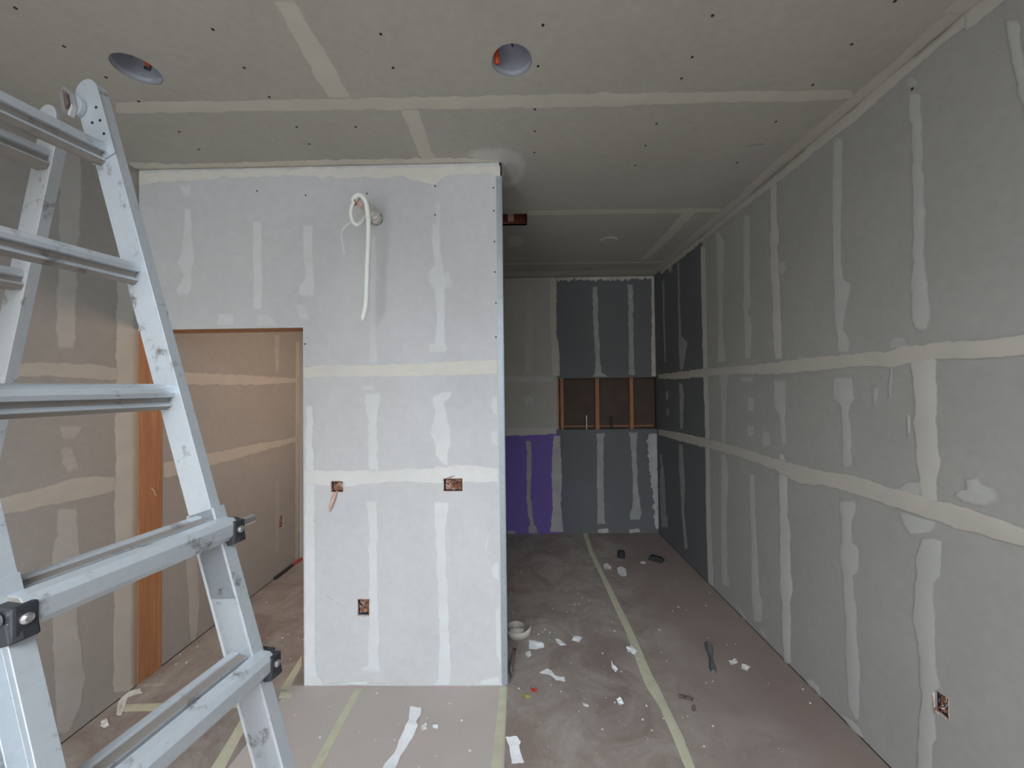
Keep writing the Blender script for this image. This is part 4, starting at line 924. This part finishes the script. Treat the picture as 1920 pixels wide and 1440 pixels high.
o = obj('joint_tape_roll', bm, M_TAN, smooth=True); o.location = c; s = o.modifiers.new('s', 'SOLIDIFY'); s.thickness = .0005
tag(o, 'partly unrolled coil of paper joint tape standing on the floor beside the partition', 'tape roll')
# black round tape roll and black tool at the far end
c = FL.at(1165, 1045)
t = thing('black_tape_roll', 'small round black can on the floor far back in the passage', 'can', v3(c.x, c.y, 0))
bm = bmesh.new(); rg = []
for rr, zz in ((.028, 0), (.036, .003), (.036, .058), (.030, .058), (.030, .02), (.0, .02)):
    rg.append([bm.verts.new((max(rr, .001)*math.cos(i*2*math.pi/24), max(rr, .001)*math.sin(i*2*math.pi/24), zz)) for i in range(24)])
for a, b in zip(rg, rg[1:]):
    for i in range(24): bm.faces.new((a[i], a[(i+1) % 24], b[(i+1) % 24], b[i]))
bm.faces.new(rg[0][::-1]); bm.faces.new(rg[-1]); obj('can_body', bm, M_RUBBER, t, bevel=.001)
t.name = 'black_can'
bm = bmesh.new(); tube(bm, [(.03*math.cos(a), .03*math.sin(a)+.0, .062) for a in [i*.35 for i in range(19)]], .004, 6, cap=False); obj('can_rim', bm, M_BLACK, t)
c = FL.at(1231, 1052)
t = thing('black_tool', 'low black plastic tool on the floor near the right wall, far back', 'tool', v3(c.x, c.y, 0)); t.rotation_euler = (0, 0, math.radians(-35))
bm = bmesh.new(); prism(bm, [(-.07, 0), (.06, 0), (.07, .02), (.05, .045), (-.04, .05), (-.07, .03)], v3(0, -.03, 0), v3(0, .03, 0), v3(1, 0, 0), Z); obj('tool_body', bm, M_RUBBER, t, bevel=.006)
bm = bmesh.new(); tube(bm, [(-.03, -.031, .025), (-.03, .031, .025)], .016, 16); obj('tool_drum', bm, M_BLACK, t, bevel=.002)
bm = bmesh.new(); box(bm, (.05, -.012, .004), (.10, .012, .012)); obj('tool_tip', bm, M_SHIM, t, bevel=.002)
# grey strip near the right wall
a, b = FL.at(1328, 1207), FL.at(1338, 1262); c = (a+b)/2
d = (b-a).normalized(); sd = v3(-d.y, d.x, 0)
bm = bmesh.new(); last = None
for i in range(9):
    s = i/8; p = a.lerp(b, s)-c; w_ = .022*(1-.35*s)+.006*math.sin(s*9)
    q = [bm.verts.new(p+sd*x+Z*z) for x, z in ((-w_, .002), (-w_*.4, .018), (w_*.4, .020), (w_, .002))]
    if last:
        for j in range(3): bm.faces.new((last[j], last[j+1], q[j+1], q[j]))
        bm.faces.new((last[3], last[0], q[0], q[3]))
    else: bm.faces.new(q[::-1])
    last = q
bm.faces.new(last); o = obj('grey_offcut', bm, M_SHIM, bevel=.001); o.location = c
tag(o, 'narrow dark grey tapered offcut lying on the floor near the right wall', 'offcut')
# red and black bar at the foot of the inner wall
a, b = FL.at(508, 1088), FL.at(572, 1046); a += v3(.035, 0, 0); b = v3(a.x+.01, b.y+.35, 0)
t = thing('pry_bar', 'red bar with a black grip lying along the wall beyond the doorway', 'bar', v3(a.x, a.y, 0))
d = b-a
bm = bmesh.new(); tube(bm, [v3(0, 0, .016), d*.33+Z*.016], [.015, .013], 12); obj('grip', bm, M_RUBBER, t, smooth=False, bevel=.003)
bm = bmesh.new(); tube(bm, [d*.33+Z*.014, d+Z*.014], .011, 12); obj('shaft', bm, M_RED, t, smooth=False)
# curled flap of floor paper at the foot of the corner
c = v3(PX+.012, D+.02, 0); bm = bmesh.new(); last = None
for i in range(10):
    s = i/9; y = .30*s; hgt = .085*(1-s)**1.3+.004
    q = [bm.verts.new(v3(.004+.012*s, y, .001)), bm.verts.new(v3(.016+.02*s, y, hgt*.5)), bm.verts.new(v3(.006+.01*s, y, hgt))]
    if last:
        for j in range(2): bm.faces.new((last[j], q[j], q[j+1], last[j+1]))
    last = q
o = obj('paper_flap', bm, simple('floor_paper_flap', (.30, .22, .20), .8), smooth=True); o.location = c; s = o.modifiers.new('s', 'SOLIDIFY'); s.thickness = .0008
tag(o, 'curled up edge of brown floor paper behind the foot of the corner bead', 'paper')
